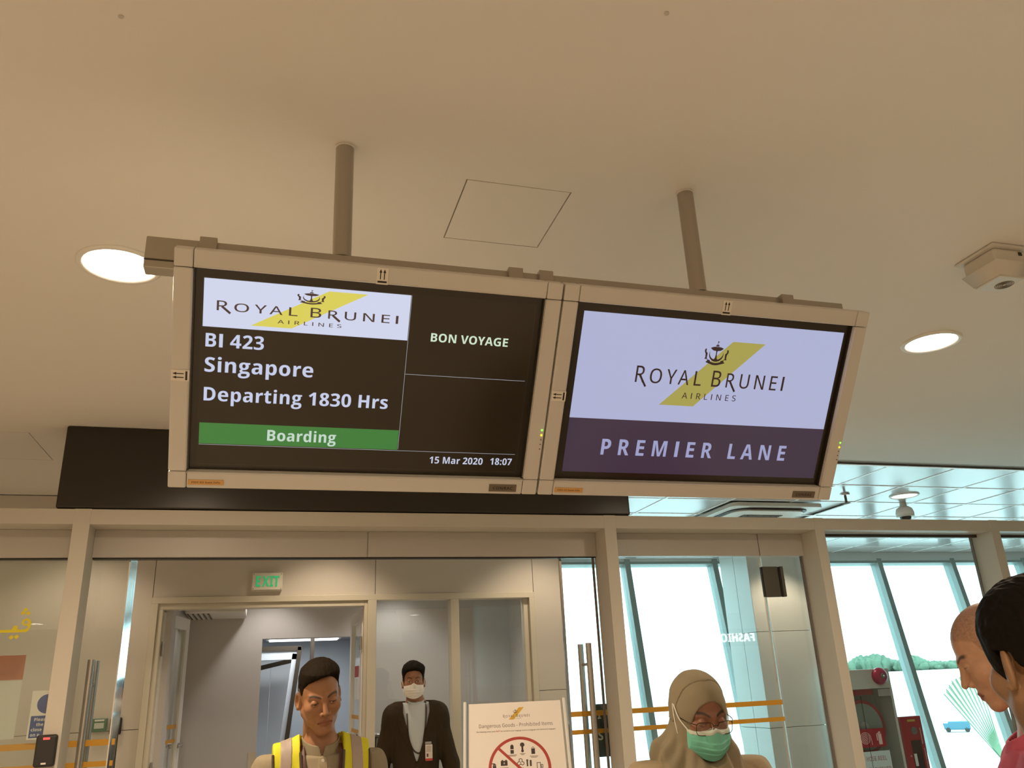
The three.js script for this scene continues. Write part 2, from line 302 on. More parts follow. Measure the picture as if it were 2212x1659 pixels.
{ // fan palm outside the glass
  const t = thing('fan_palm', 'fan shaped palm with narrow blue green blades outside the windows', 'palm', [12.0, -4.5, -12]);
  const ml = M(lin(0.17, 0.29, 0.17), 0.7), B0 = new THREE.Vector3(-0.13, 4.59, 0);
  part(t, 'trunk', CY(0.13, 0.18, 4.6, 14), M(lin(0.22, 0.18, 0.13), 0.9), [0, 2.3, 0]);
  for (let i = 0; i < 19; i++) {
    const a = 0.70 - i * 0.034, len = 1.46 - 0.04 * Math.abs(i - 6) / 6;
    const g = new THREE.CylinderGeometry(0.013, 0.008, len, 5); g.scale(1, 1, 0.35); g.translate(0, len / 2, 0);
    const m = part(t, 'palm_blade', g, ml, [B0.x, B0.y, B0.z + (i % 2) * 0.03]); m.rotation.z = a;
  }
}

// ---------- lamps ----------
function downlight(x, z, y, label, group, color, cd, r = 0.125, angle = 1.46, pen = 0.55, glow = 9) {
  const t = thing('downlight', label, 'downlight', [x, y, z], group);
  const ring = new THREE.LatheGeometry([[r, 0], [r, -0.004], [r - 0.004, -0.009], [r - 0.016, -0.010], [r - 0.022, -0.004], [r - 0.022, 0]].map((p) => new THREE.Vector2(...p)), 48);
  part(t, 'trim_ring', ring, mWhitePl);
  part(t, 'lamp_disc', CY(r - 0.022, r - 0.022, 0.003, 40), M(0xffffff, 0.5, 0, { emissive: color.clone().lerp(new THREE.Color(1, 1, 1), 0.35), emissiveIntensity: glow }), [0, -0.003, 0]);
  if (cd) { const s = new THREE.SpotLight(color, cd, 0, angle, pen, 2); s.position.set(0, -0.02, 0); s.target.position.set(0, -3, 0); s.castShadow = true; s.shadow.radius = 4; s.shadow.mapSize.set(512, 512); t.add(s, s.target); }
  return t;
}
downlight(-0.562, -2.82, CEIL, 'glaring round downlight beside the end of the mounting rail', null, HALL_COLOR, HALL_CD, 0.14);
downlight(2.99, -2.88, CEIL, 'bright round downlight in the plaster ceiling below the smoke detector', null, HALL_COLOR, HALL_CD * 0.8, 0.135);
downlight(-4.1, -2.85, CEIL, 'round downlight near the left hall wall in the row of the glaring lamp', null, HALL_COLOR, HALL_CD);
for (const z of [0.7, 4.2, 7.6]) for (const x of [-4.1, -0.56, 2.99]) downlight(x, z, CEIL, 'round downlight in a rear ceiling row', 'downlights outside the view', HALL_COLOR, HALL_CD * (x > 2 ? 0.75 : 1));
downlight(5.56, -6.06, CEIL + 0.012, 'round downlight in the metal tile ceiling above the dome camera', null, lin(1, 0.97, 0.92), 3, 0.13, 1.1, 0.7, 2.5);
for (const x of [-1.25, 0.45, 2.15]) downlight(x, -6.05, CEIL + 0.004, 'round downlight washing the clad wall behind the partition', 'wall washing downlights', WASH_COLOR, WASH_CD * (x < 0 ? 0.7 : 1), 0.09, 0.95, 0.35);
downlight(-3.2, -6.05, CEIL + 0.004, 'round downlight washing the clad wall behind the partition', 'wall washing downlights', WASH_COLOR, WASH_CD * 0.35, 0.09, 0.95, 0.35);
downlight(5.62, -7.95, CEIL + 0.012, 'warm round downlight washing the clad column', null, WASH_COLOR, WASH_CD * 1.3, 0.09, 0.95, 0.35);
for (const x of [0.05, 1.15]) downlight(x, -7.62, 2.75, 'small round downlight in the lobby ceiling', 'lobby downlights', LOBBY_COLOR, LOBBY_CD, 0.08, 1.0, 0.4);
downlight(1.75, -7.05, 2.75, 'small round downlight in the lobby ceiling', 'lobby downlights', LOBBY_COLOR, LOBBY_CD, 0.08, 1.1, 0.5);

// ---------- printed screens and signs ----------
function fitGlyph(c, ch, x0, x1, top, base, weight = 'normal') {       // one glyph stretched into a box
  c.save(); c.font = weight + ' 200px sans-serif'; c.textBaseline = 'alphabetic'; const m = c.measureText(ch), l = -m.actualBoundingBoxLeft, w = m.actualBoundingBoxRight - l, h = m.actualBoundingBoxAscent;
  c.translate(x0, base); c.scale((x1 - x0) / w, (base - top) / h); c.fillText(ch, -l, 0); c.restore();
}
function fitText(c, s, x0, x1, top, base, weight = 'bold', cap = 'H', spacing = 0) {  // text stretched so that cap height and length fit; capital I is a plain stem
  c.save(); c.font = weight + ' 200px sans-serif'; c.textBaseline = 'alphabetic';
  const bold = weight !== 'normal', stem = bold ? 36 : 19, side = bold ? 16 : 20, H = c.measureText('H').actualBoundingBoxAscent, h = c.measureText(cap).actualBoundingBoxAscent, put = [];
  let x = 0, l = null, r = 0;
  for (let i = 0; i < s.length; i++) {
    const ch = s[i], m = c.measureText(ch), eye = ch === 'I';
    if (ch !== ' ') { const a = eye ? x + side : x - m.actualBoundingBoxLeft, b = eye ? x + side + stem : x + m.actualBoundingBoxRight; if (l === null) l = a; r = b; put.push([ch, x]); }
    const kern = i + 1 < s.length && !eye && s[i + 1] !== 'I' ? c.measureText(s.slice(i, i + 2)).width - m.width - c.measureText(s[i + 1]).width : 0;
    x += (eye ? stem + 2 * side : m.width) + kern + spacing;
  }
  c.translate(x0, base); c.scale((x1 - x0) / (r - l), (base - top) / h);
  for (const [ch, p] of put) if (ch === 'I') c.fillRect(p - l + side, -H, stem, H); else c.fillText(ch, p - l, 0);
  c.restore();
}
function crest(c, cx, top, w, h, color) {       // emblem: flag, parasol with wings, mast, crescent, two hands, ribbon
  c.save(); c.translate(cx, top); c.scale(w / 100, h / 100); c.fillStyle = c.strokeStyle = color; c.lineWidth = 2.2;
  c.fillRect(-0.8, 0, 1.8, 12); c.beginPath(); c.moveTo(1, 1); c.lineTo(6, 3.5); c.lineTo(1, 7); c.fill();
  c.beginPath(); c.moveTo(-8, 20); c.quadraticCurveTo(0, 8, 8, 20); c.closePath(); c.fill(); c.fillRect(-6, 21, 12, 2);
  c.beginPath(); c.moveTo(-27, 30); c.quadraticCurveTo(-14, 22, 0, 25); c.quadraticCurveTo(14, 22, 27, 30); c.quadraticCurveTo(16, 42, 8, 40); c.lineTo(0, 43); c.lineTo(-8, 40); c.quadraticCurveTo(-16, 42, -27, 30); c.fill();
  c.beginPath(); c.moveTo(-2.5, 40); c.lineTo(2.5, 40); c.lineTo(2, 56); c.lineTo(4, 72); c.lineTo(9, 79); c.lineTo(-9, 79); c.lineTo(-4, 72); c.lineTo(-2, 56); c.fill();
  c.beginPath(); c.arc(0, 56, 30, Math.PI * 1.86, Math.PI * 1.14, false); c.arc(0, 50, 28, Math.PI * 1.14, Math.PI * 1.86, true); c.closePath(); c.fill();
  for (const s of [-1, 1]) {
    c.beginPath(); c.moveTo(s * 46, 34); c.quadraticCurveTo(s * 42, 33, s * 44, 45); c.lineTo(s * 37, 53); c.lineTo(s * 38, 72); c.lineTo(s * 34, 77); c.lineTo(s * 47, 77); c.lineTo(s * 44, 70); c.lineTo(s * 45, 56); c.lineTo(s * 50, 46); c.quadraticCurveTo(s * 51, 35, s * 46, 34); c.fill();
    c.beginPath(); c.moveTo(s * 22, 82); c.lineTo(s * 36, 78); c.lineTo(s * 34, 84); c.lineTo(s * 41, 90); c.lineTo(s * 24, 96); c.fill();
  }
  c.beginPath(); c.moveTo(-30, 82); c.quadraticCurveTo(0, 101, 30, 82); c.lineTo(30, 92); c.quadraticCurveTo(0, 110, -30, 92); c.closePath(); c.fill();
  c.restore();
}
const LET = [['R', 0, 0.060, 1], ['O', 0.092, 0.170], ['Y', 0.199, 0.264], ['A', 0.279, 0.350], ['L', 0.384, 0.432], ['B', 0.502, 0.562, 1], ['R', 0.600, 0.655], ['U', 0.693, 0.757], ['N', 0.797, 0.863], ['E', 0.903, 0.951], ['I', 0.986, 1.0]];
function logo(c, o) {      // o in canvas pixels: x0,x1 of the word, cap top/base, big top, swoosh corners, crest, second line
  c.fillStyle = o.yellow; c.beginPath(); o.sw.forEach((p, i) => (i ? c.lineTo(...p) : c.moveTo(...p))); c.closePath(); c.fill();
  c.fillStyle = c.strokeStyle = o.ink; const W = o.x1 - o.x0;
  for (const [ch, a, b, big] of LET) {
    const top = big ? o.big : o.top, x0 = o.x0 + a * W, x1 = o.x0 + b * W;
    if (ch === 'I') { c.fillRect(x0, top, x1 - x0, o.base - top); continue; }
    fitGlyph(c, ch, x0, x1, top, o.base);
    if (ch === 'R') { c.lineWidth = W * 0.012; c.beginPath(); c.moveTo(x0 + (x1 - x0) * 0.45, (top + o.base) / 2 + (o.base - top) * 0.06); c.lineTo(x1 + W * 0.012, o.base + (o.base - o.top) * 0.27); c.stroke(); }
  }
  fitText(c, 'AIRLINES', o.ax0, o.ax1, o.atop, o.abase, 'normal', 'H', 62);
  crest(c, ...o.crest, o.ink);
}
function arrows(name) {    // two upright arrows over a bar
  const c = canvas(96, 132), g = c.getContext('2d'); g.fillStyle = '#e9e2d6'; g.fillRect(0, 0, 96, 132); g.fillStyle = '#1c140c';
  for (const x of [32, 64]) { g.fillRect(x - 4, 30, 8, 62); g.beginPath(); g.moveTo(x - 12, 38); g.lineTo(x, 10); g.lineTo(x + 12, 38); g.fill(); }
  g.fillRect(10, 104, 76, 15); return ctex(c);
}
const tArrow = arrows();
const SX = 1800;     // canvas pixels per metre of screen
function screenTex(u0, u1, v0, v1, draw) {
  const c = canvas(Math.round((u1 - u0) * SX), Math.round((v1 - v0) * SX)), g = c.getContext('2d');
  g.fillStyle = '#000'; g.fillRect(0, 0, c.width, c.height);
  g.X = (u) => (u - u0) * SX; g.Y = (v) => (v - v0) * SX; draw(g); return ctex(c);
}
const leftRect = [0.066, 0.9365, 0.067, 0.5625], rightRect = [0.0742, 0.935, 0.0725, 0.5505];
const tLeft = screenTex(...leftRect, (g) => {
  const { X, Y } = g, w = '#c9d2ee';
  g.fillStyle = '#d3daf3'; g.fillRect(X(0.0708), Y(0.0717), X(0.586) - X(0.0708), Y(0.194) - Y(0.0717));
  logo(g, { yellow: '#ddd35c', ink: '#3a2a2c', x0: X(0.1025), x1: X(0.5572), big: Y(0.1264), top: Y(0.1296), base: Y(0.1510), sw: [[X(0.3742), Y(0.0801)], [X(0.4733), Y(0.0801)], [X(0.2859), Y(0.1838)], [X(0.1857), Y(0.1838)]], ax0: X(0.2505), ax1: X(0.411), atop: Y(0.1635), abase: Y(0.1729), crest: [X(0.3306), Y(0.0806), X(0.07) - X(0), Y(0.0366) - Y(0)] });
  g.fillStyle = w;
  fitText(g, 'BI 423', X(0.0790), X(0.2204), Y(0.2105), Y(0.2455), 'bold', 'B');
  fitText(g, 'Singapore', X(0.0790), X(0.3474), Y(0.2722), Y(0.3100), 'bold', 'H');
  fitText(g, 'Departing 1830 Hrs', X(0.0795), X(0.5494), Y(0.3510), Y(0.3865), 'bold', 'D');
  g.fillStyle = '#2f7a37'; g.fillRect(X(0.0716), Y(0.4455), X(0.5860) - X(0.0716), Y(0.5020) - Y(0.4455));
  g.fillStyle = '#c6dccf'; fitText(g, 'Boarding', X(0.2405), X(0.4186), Y(0.4585), Y(0.4885), 'bold', 'B');
  g.fillStyle = '#d3e8cf'; fitText(g, 'BON VOYAGE', X(0.6490), X(0.8652), Y(0.1683), Y(0.1918), 'bold', 'B');
  g.fillStyle = '#c9d0e6'; fitText(g, '15 Mar 2020', X(0.6792), X(0.8327), Y(0.5182), Y(0.5380), 'bold', '1'); fitText(g, '18:07', X(0.8545), X(0.9185), Y(0.5165), Y(0.5367), 'bold', '1');
  g.fillStyle = '#b9bcc6';
  g.fillRect(X(0.5872), Y(0.072), 2.2, Y(0.500) - Y(0.072)); g.fillRect(X(0.589), Y(0.2858), X(0.9276) - X(0.589), 2.2); g.fillRect(X(0.0716), Y(0.5035), X(0.9255) - X(0.0716), 2.2);
  g.fillStyle = '#2c2510'; g.fillRect(X(0.932), Y(0.076), 1.8, Y(0.558) - Y(0.076)); g.fillRect(X(0.0697), Y(0.5575), X(0.932) - X(0.0697), 1.8);
});
const tRight = screenTex(...rightRect, (g) => {
  const { X, Y } = g;
  g.fillStyle = '#b4bade'; g.fillRect(0, 0, 3000, Y(0.3852)); g.fillStyle = '#372c42'; g.fillRect(0, Y(0.3852), 3000, 1000);
  logo(g, { yellow: '#aca454', ink: '#221119', x0: X(0.2602), x1: X(0.7570), big: Y(0.2190), top: Y(0.2240), base: Y(0.2685), sw: [[X(0.5583), Y(0.1281)], [X(0.6682), Y(0.1281)], [X(0.4616), Y(0.3331)], [X(0.3497), Y(0.3331)]], ax0: X(0.4198), ax1: X(0.6010), atop: Y(0.2922), abase: Y(0.3100), crest: [X(0.5092), Y(0.1294), X(0.079) - X(0), Y(0.0726) - Y(0)] });
  g.fillStyle = '#a3a8d2'; fitText(g, 'PREMIER LANE', X(0.1868), X(0.8132), Y(0.4450), Y(0.4945), 'bold', 'H', 52);
});

// ---------- the two tilted displays ----------
const TILT = 34.286 * Math.PI / 180, MW = 1.0, MH = 0.618, MON = [-0.2624, 2.673, -1.8687];
const mCase = M(lin(0.66, 0.63, 0.58), 0.38), mCaseIn = M(lin(0.55, 0.52, 0.47), 0.45), mPanel = M(lin(0.026, 0.020, 0.011), 0.25);
function monitor(x, label, tex, rect, emit, sideLabel) {
  const t = thing('flight_display', label, 'monitor', [x, MON[1], MON[2]]); t.rotation.x = TILT;     // local: x right, y up along the face, z out of the face; origin top left
  const b = 0.0468, by = 0.0475, bb = 0.0455, D = 0.10, cx = [0, b, MW - b, MW], cy = [0, -by, -(MH - bb), -MH], e = 0.0006, f = 0.0015;
  // bezel of four bars and four corner blocks with hairline seams
  const bar = (n, x0, x1, y0, y1, z0 = 0, r = 0.004) => part(t, n, span([x0 + e, y0 - e, z0], [x1 - e, y1 + e, -0.04], r), mCase);
  bar('bezel_bar', cx[1], cx[2], cy[0], cy[1]); bar('bezel_bar', cx[1], cx[2], cy[2], cy[3]); bar('bezel_bar', cx[0] + f, cx[1], cy[1], cy[2]); bar('bezel_bar', cx[2], cx[3] - f, cy[1], cy[2]);
  for (const [i, j] of [[0, 0], [2, 0], [0, 2], [2, 2]]) bar('bezel_corner', i ? cx[i] : cx[i] + f, i ? cx[i + 1] - f : cx[i + 1], cy[j], cy[j + 1]);
  // bevelled lips round the opening
  const lip = (x0, x1, y0, y1, dx, dy) => { const g = new THREE.BufferGeometry(); const z = 0.0005, q = -0.012; const v = dy ? [x0, y0, z, x1, y0, z, x1 - 0.004, y0 + dy, q, x0 + 0.004, y0 + dy, q] : [x0, y0, z, x0, y1, z, x0 + dx, y1 + 0.004, q, x0 + dx, y0 - 0.004, q]; g.setAttribute('position', new THREE.Float32BufferAttribute(v, 3)); g.setIndex([0, 1, 2, 0, 2, 3]); g.computeVertexNormals(); return g; };
  const mL = mCaseIn.clone(); mL.side = THREE.DoubleSide;
  part(t, 'bezel_lip', lip(cx[1] - 0.003, cx[2] + 0.003, cy[1] + 0.0045, 0, 0, -0.0045), mL); part(t, 'bezel_lip', lip(cx[1] - 0.003, cx[2] + 0.003, cy[2] - 0.0045, 0, 0, 0.0045), mL);
  part(t, 'bezel_lip', lip(cx[1] - 0.004, 0, cy[1], cy[2], 0.004, 0), mL); part(t, 'bezel_lip', lip(cx[2] + 0.004, 0, cy[1], cy[2], -0.004, 0), mL);
  part(t, 'panel', span([cx[1] - 0.002, cy[1] + 0.002, -0.0225], [cx[2] + 0.002, cy[2] - 0.002, -0.035]), mPanel);
  const fm = [[cx[1], cx[1] + 0.0035, cy[1], cy[2]], [cx[2] - 0.0035, cx[2], cy[1], cy[2]]];
  for (const [a, c, d, g] of fm) part(t, 'panel_rim', span([a, d, -0.012], [c, g, -0.0225]), mPanel);
  const w = rect[1] - rect[0], h = rect[3] - rect[2], pg = new THREE.PlaneGeometry(w, h);
  part(t, 'screen', pg, M(lin(0.030, 0.023, 0.013), 0.22, 0, { emissiveMap: tex, emissive: lin(1, 1, 1), emissiveIntensity: emit }), [rect[0] + w / 2, -(rect[2] + h / 2), -0.0215]);
  part(t, 'back_cover', span([0.02, -0.12, -0.04], [MW - 0.02, -MH + 0.02, -0.085], 0.01), mCase);
  // stickers and badges
  const mArrow = M(0xffffff, 0.55, 0, { map: tArrow });
  const st = (n, u, v, ww, hh, m, rz = 0) => part(t, n, new THREE.BoxGeometry(ww, hh, 0.0012), m, [u, -v, 0.0011], [0, 0, rz]);
  st('arrow_sticker', 0.5035, 0.0262, 0.030, 0.0425, mArrow); st('arrow_sticker', 0.0245, 0.3185, 0.029, 0.0425, mArrow, Math.PI / 2);
  const lc = canvas(256, 44), lg = lc.getContext('2d'); lg.fillStyle = '#d8a765'; lg.fillRect(0, 0, 256, 44); lg.fillStyle = '#6a4a22'; lg.font = 'bold 24px sans-serif'; lg.textAlign = 'center'; lg.fillText(sideLabel, 128, 31);
  st('name_sticker', 0.0945, 0.6005, 0.088, 0.0138, M(0xffffff, 0.6, 0, { map: ctex(lc) }));
  const bc = canvas(256, 68), bg = bc.getContext('2d'); bg.fillStyle = '#6f6353'; bg.fillRect(0, 0, 256, 68); bg.fillStyle = '#1b130a'; fitText(bg, 'CONRAC', 34, 222, 20, 48, 'bold', 'C');
  part(t, 'brand_badge', RB(0.081, 0.0215, 0.003, 0.001, 1), M(0xffffff, 0.45, 0, { map: ctex(bc) }), [0.8945, -0.5985, 0.0012]);
  const leds = [[0.4213, lin(0.25, 1, 0.1), 2.5], [0.4362, lin(1, 0.75, 0.05), 2.5], [0.4498, null], [0.4638, null], [0.478, null]];
  for (const [v, col] of leds) part(t, 'status_light', new THREE.SphereGeometry(col ? 0.0032 : 0.0016, 12, 8), col ? M(col, 0.4, 0, { emissive: col, emissiveIntensity: 1.2 }) : mBlack, [0.990, -v, 0.0005]);
  return t;
}
monitor(MON[0], 'tilted flight display announcing boarding to Singapore', tLeft, leftRect, 0.92, 'FIDS G3 Gate Info');
monitor(MON[0] + 1.001, 'tilted flight display reading premier lane on a pale lilac screen', tRight, rightRect, 0.88, 'FIDS G3 Gate Info');
{ // mounting rail and its two ceiling poles
  const t = thing('mounting_frame', 'brown metal mounting rail on two ceiling poles carrying both displays', 'mount', [0, 0, -1.9687]);
  const mPole = M(lin(0.42, 0.38, 0.32), 0.30, 0.55);
  part(t, 'rail', span([-0.338, 2.655, 0.015], [1.712, 2.7425, -0.03], 0.003), mPole);
  part(t, 'rail_lip', span([-0.338, 2.675, 0.0165], [1.712, 2.679, 0.015]), mBronze);
  for (const x of [0.1435, 1.2139]) {
    part(t, 'pole', CY(0.0255, 0.0255, CEIL - 2.7425, 32), mPole, [x, (CEIL + 2.7425) / 2, -0.01]);
    part(t, 'weld_bead', new THREE.TorusGeometry(0.0262, 0.002, 8, 32), mPole, [x, 2.7435, -0.01], [Math.PI / 2, 0, 0]);
    part(t, 'ceiling_collar', CY(0.027, 0.030, 0.006, 32), mPlaster, [x, CEIL - 0.003, -0.01]);
  }
  for (const [a, b] of [[-0.212, -0.170], [0.60, 0.642], [0.69, 0.732], [1.48, 1.522]]) part(t, 'hook', span([a, 2.672, 0.03], [b, 2.7475, -0.033], 0.002), mPole);
}
// dark hanging box over the partition
{
  const t = thing('dark_sign_box', 'long dark brown unlit sign box on top of the partition', 'sign box', [0, 0, -4.8]);
  part(t, 'casing', span([-1.109, 2.640, 0], [2.2275, 3.098, -0.28], 0.010), mDark);
  part(t, 'bottom_rail', span([-1.10, 2.636, -0.02], [2.22, 2.645, -0.26], 0.002), mBronze);
}
// smoke detector with strobe
{
  const t = thing('smoke_detector', 'cream square smoke detector with grilles on the plaster ceiling', 'detector', [2.585, CEIL, -2.115]);
  const c = M(lin(0.66, 0.62, 0.54), 0.4); t.rotation.y = 0.0;
  part(t, 'base_plate', RB(0.185, 0.012, 0.185, 0.01), c, [0, -0.006, 0]);
  part(t, 'body', RB(0.15, 0.06, 0.15, 0.012), c, [0.0, -0.04, 0]);
  const cap = new THREE.CylinderGeometry(0.118, 0.085, 0.05, 4, 1); cap.rotateY(Math.PI / 4); part(t, 'cover', cap, c, [0, -0.09, 0]);
  part(t, 'cover_face', RB(0.118, 0.008, 0.118, 0.004), c, [0, -0.117, 0]);
  for (let i = 0; i < 10; i++) part(t, 'vent_slot', B(0.006, 0.01, 0.002), mBlack, [-0.055 + i * 0.012, -0.068, 0.0755]);
  for (let i = 0; i < 5; i++) part(t, 'grille_ring', new THREE.TorusGeometry(0.008 + i * 0.006, 0.0012, 6, 24), mJoint, [0.02, -0.1215, 0], [Math.PI / 2, 0, 0]);
  part(t, 'indicator', B(0.016, 0.014, 0.003), mBlack, [0.045, -0.028, 0.0755]);
}
// ceiling sprinkler, dome camera, cassette air conditioner
{
  const s = thing('sprinkler', 'small dark fire sprinkler under the metal tile ceiling', 'sprinkler', [4.915, CEIL + 0.012, -6.055]);
  part(s, 'escutcheon', CY(0.042, 0.036, 0.012, 24), mSteel, [0, -0.006, 0]); part(s, 'stem', CY(0.011, 0.011, 0.07, 12), mJoint, [0, -0.045, 0]); part(s, 'deflector', CY(0.034, 0.034, 0.004, 16), mJoint, [0, -0.082, 0]);
  const c = thing('dome_camera', 'white hanging dome security camera under the tile ceiling', 'camera', [5.80, CEIL + 0.012, -6.36]); c.scale.setScalar(0.84);
  part(c, 'stem', CY(0.035, 0.04, 0.05, 20), mWhitePl, [0, -0.025, 0]); part(c, 'housing', new THREE.LatheGeometry([[0.001, 0], [0.05, -0.004], [0.085, -0.03], [0.098, -0.075], [0.096, -0.12], [0.001, -0.121]].map((p) => new THREE.Vector2(...p)), 36), mWhitePl, [0, -0.04, 0]);
  part(c, 'dome', new THREE.SphereGeometry(0.062, 28, 14, 0, Math.PI * 2, Math.PI / 2, Math.PI / 2), P(lin(0.02, 0.02, 0.02), 0.08), [0, -0.158, 0]);
  const a = thing('cassette_aircon', 'white ceiling cassette air conditioner with round cornered grille', 'air conditioner', [4.48, CEIL + 0.004, -6.90]);
  const fr = (s, h, r) => { const sh = new THREE.Shape(); const k = s / 2 - r; sh.absarc(k, k, r, 0, Math.PI / 2); sh.absarc(-k, k, r, Math.PI / 2, Math.PI); sh.absarc(-k, -k, r, Math.PI, Math.PI * 1.5); sh.absarc(k, -k, r, Math.PI * 1.5, Math.PI * 2); const g = new THREE.ExtrudeGeometry(sh, { depth: h, bevelEnabled: true, bevelSize: 0.006, bevelThickness: 0.004, bevelSegments: 2 }); g.rotateX(Math.PI / 2); return g; };
  part(a, 'face_frame', fr(0.95, 0.03, 0.06), mWhitePl); part(a, 'air_slot', fr(0.80, 0.02, 0.14), mBlack, [0, -0.02, 0]); part(a, 'face_panel', fr(0.74, 0.03, 0.12), mWhitePl, [0, -0.022, 0]);
  for (const z of [-1, 1]) part(a, 'louver', RB(0.56, 0.006, 0.05, 0.002), mJoint, [0, -0.042, z * 0.40], [z * 0.5, 0, 0]);
  for (let i = 0; i < 15; i++) part(a, 'grille_bar', B(0.42, 0.006, 0.012), mJoint, [0, -0.059, -0.2 + i * 0.028]);
  for (let i = 0; i < 15; i++) part(a, 'grille_bar', B(0.006, 0.006, 0.40), mJoint, [-0.2 + i * 0.028, -0.060, 0]);
}
// exit sign
{
  const t = thing('exit_sign', 'small white exit sign with green letters above the open door', 'exit sign', [0.0005, 2.462, ZB]);
  part(t, 'housing', RB(0.226, 0.134, 0.03, 0.004), mFrame, [-0.006, -0.006, 0.015]); part(t, 'face', RB(0.220, 0.126, 0.006, 0.003), M(lin(0.78, 0.74, 0.62), 0.4), [0, 0, 0.033]);
  const green = lin(0.03, 0.42, 0.16), mg = M(green, 0.5, 0, { emissive: green, emissiveIntensity: 0.55 });
  ['E', 'X', 'I', 'T'].forEach((ch, i) => { const g = text3(ch, 0.075, 0.003); g.scale(0.78, 1.04, 1); part(t, 'letter', g, mg, [[-0.066, -0.012, 0.030, 0.066][i], 0, 0.036]); });
  for (const x of [-0.1, 0.1]) for (const y of [-0.054, 0.054]) part(t, 'screw', CY(0.003, 0.003, 0.002, 8), mBlack, [x, y, 0.0365], [Math.PI / 2, 0, 0]);
}
// readers and switches
function reader(x, y, z, label) {
  const t = thing('card_reader', label, 'card reader', [x, y, z]);
  part(t, 'body', RB(0.094, 0.145, 0.032, 0.014, 4), M(lin(0.025, 0.022, 0.02), 0.5), [0, 0, 0.016]);
  part(t, 'status_bar', RB(0.030, 0.010, 0.003, 0.001, 1), M(lin(0.7, 0.08, 0.06), 0.5, 0, { emissive: lin(1, 0.1, 0.1), emissiveIntensity: 0.8 }), [0, 0.055, 0.032]);
  part(t, 'badge', RB(0.022, 0.008, 0.002, 0.0008, 1), mWhitePl, [0, -0.056, 0.0325]);
}
reader(-0.986, 1.447, ZP + 0.002, 'black card reader with a red light on the beige post');
{ const t = thing('card_reader', 'black card reader on the clad wall beside the green call point', 'card reader', [-0.945, 1.50, ZB]); part(t, 'body', RB(0.075, 0.11, 0.03, 0.012, 3), mBlack, [0, 0, 0.015]); part(t, 'status_bar', B(0.02, 0.006, 0.002), mJoint, [0, 0.04, 0.031]);
  const g = thing('door_release', 'green break glass door release on the clad wall', 'call point', [-1.045, 1.512, ZB]); part(g, 'housing', RB(0.09, 0.085, 0.05, 0.006), M(lin(0.03, 0.14, 0.07), 0.4), [0, 0, 0.025]); part(g, 'glass_tab', RB(0.06, 0.035, 0.004, 0.002), M(lin(0.5, 0.55, 0.48), 0.3), [0, -0.004, 0.051]); part(g, 'label_strip', RB(0.06, 0.01, 0.002, 0.0008), mWhitePl, [0, 0.03, 0.0505]); }
{ // patch lock on the side pane
  const t = thing('glass_patch_lock', 'dark grey metal patch lock on the top of the glass pane', 'lock', [3.355, 2.232, -5.03]);
  const m = M(lin(0.10, 0.095, 0.08), 0.5, 0.3);
  part(t, 'plate', RB(0.118, 0.205, 0.02, 0.003), m, [-0.022, 0, 0.015]); part(t, 'slot', B(0.016, 0.2, 0.012), mBlack, [0.045, 0, 0.012]); part(t, 'rail', RB(0.022, 0.205, 0.035, 0.003), m, [0.065, 0, 0.018]); part(t, 'side_strip', B(0.006, 0.2, 0.02), mBlack, [-0.084, 0, 0.01]); part(t, 'bolt', CY(0.004, 0.004, 0.01, 10), mBlack, [0.08, 0.01, 0.02], [0, 0, Math.PI / 2]);
}
{ // yellow lettering on the left pane (the last letters of a word in Arabic script), flat vinyl with three dots above and two below
  const t = thing('glass_lettering', 'yellow vinyl letters in Arabic script on the glass pane', 'lettering', [-1.182, 2.018, -4.983]);
  const mv = M(lin(0.75, 0.62, 0.02), 0.5), s = new THREE.Shape();
  s.moveTo(-0.02, 0.0); s.lineTo(-0.30, 0.0); s.lineTo(-0.30, 0.014); s.lineTo(-0.085, 0.014); s.lineTo(-0.078, 0.034); s.lineTo(-0.062, 0.034); s.lineTo(-0.058, 0.014); s.lineTo(-0.028, 0.014); s.bezierCurveTo(-0.010, 0.016, -0.010, 0.030, -0.018, 0.034); s.bezierCurveTo(-0.045, 0.030, -0.050, 0.052, -0.038, 0.064); s.bezierCurveTo(-0.015, 0.082, 0.004, 0.060, 0.0, 0.035); s.bezierCurveTo(-0.002, 0.015, -0.008, 0.002, -0.02, 0.0);
  const hole = new THREE.Path(); hole.absellipse(-0.024, 0.050, 0.009, 0.010, 0, Math.PI * 2); s.holes.push(hole);
  part(t, 'letter_stroke', new THREE.ExtrudeGeometry(s, { depth: 0.001, bevelEnabled: false }), mv);
  for (const [x, y] of [[-0.045, 0.098], [-0.020, 0.096], [-0.034, 0.114], [-0.058, -0.022], [-0.082, -0.024]]) part(t, 'dot', B(0.017, 0.017, 0.001), mv, [x, y, 0.0005], [0, 0, 0.75]);
}
{ const t = thing('green_notice', 'dark green safety notice with white letters on the sliding glass', 'notice', [2.06, 1.36, -5.075]); part(t, 'sheet', B(0.16, 0.30, 0.002), M(lin(0.02, 0.045, 0.035), 0.5)); ['I', 'S'].forEach((w, i) => part(t, 'letter', text3(w, 0.05, 0.002), mWhitePl, [-0.045, 0.09 - i * 0.12, 0.001])); }
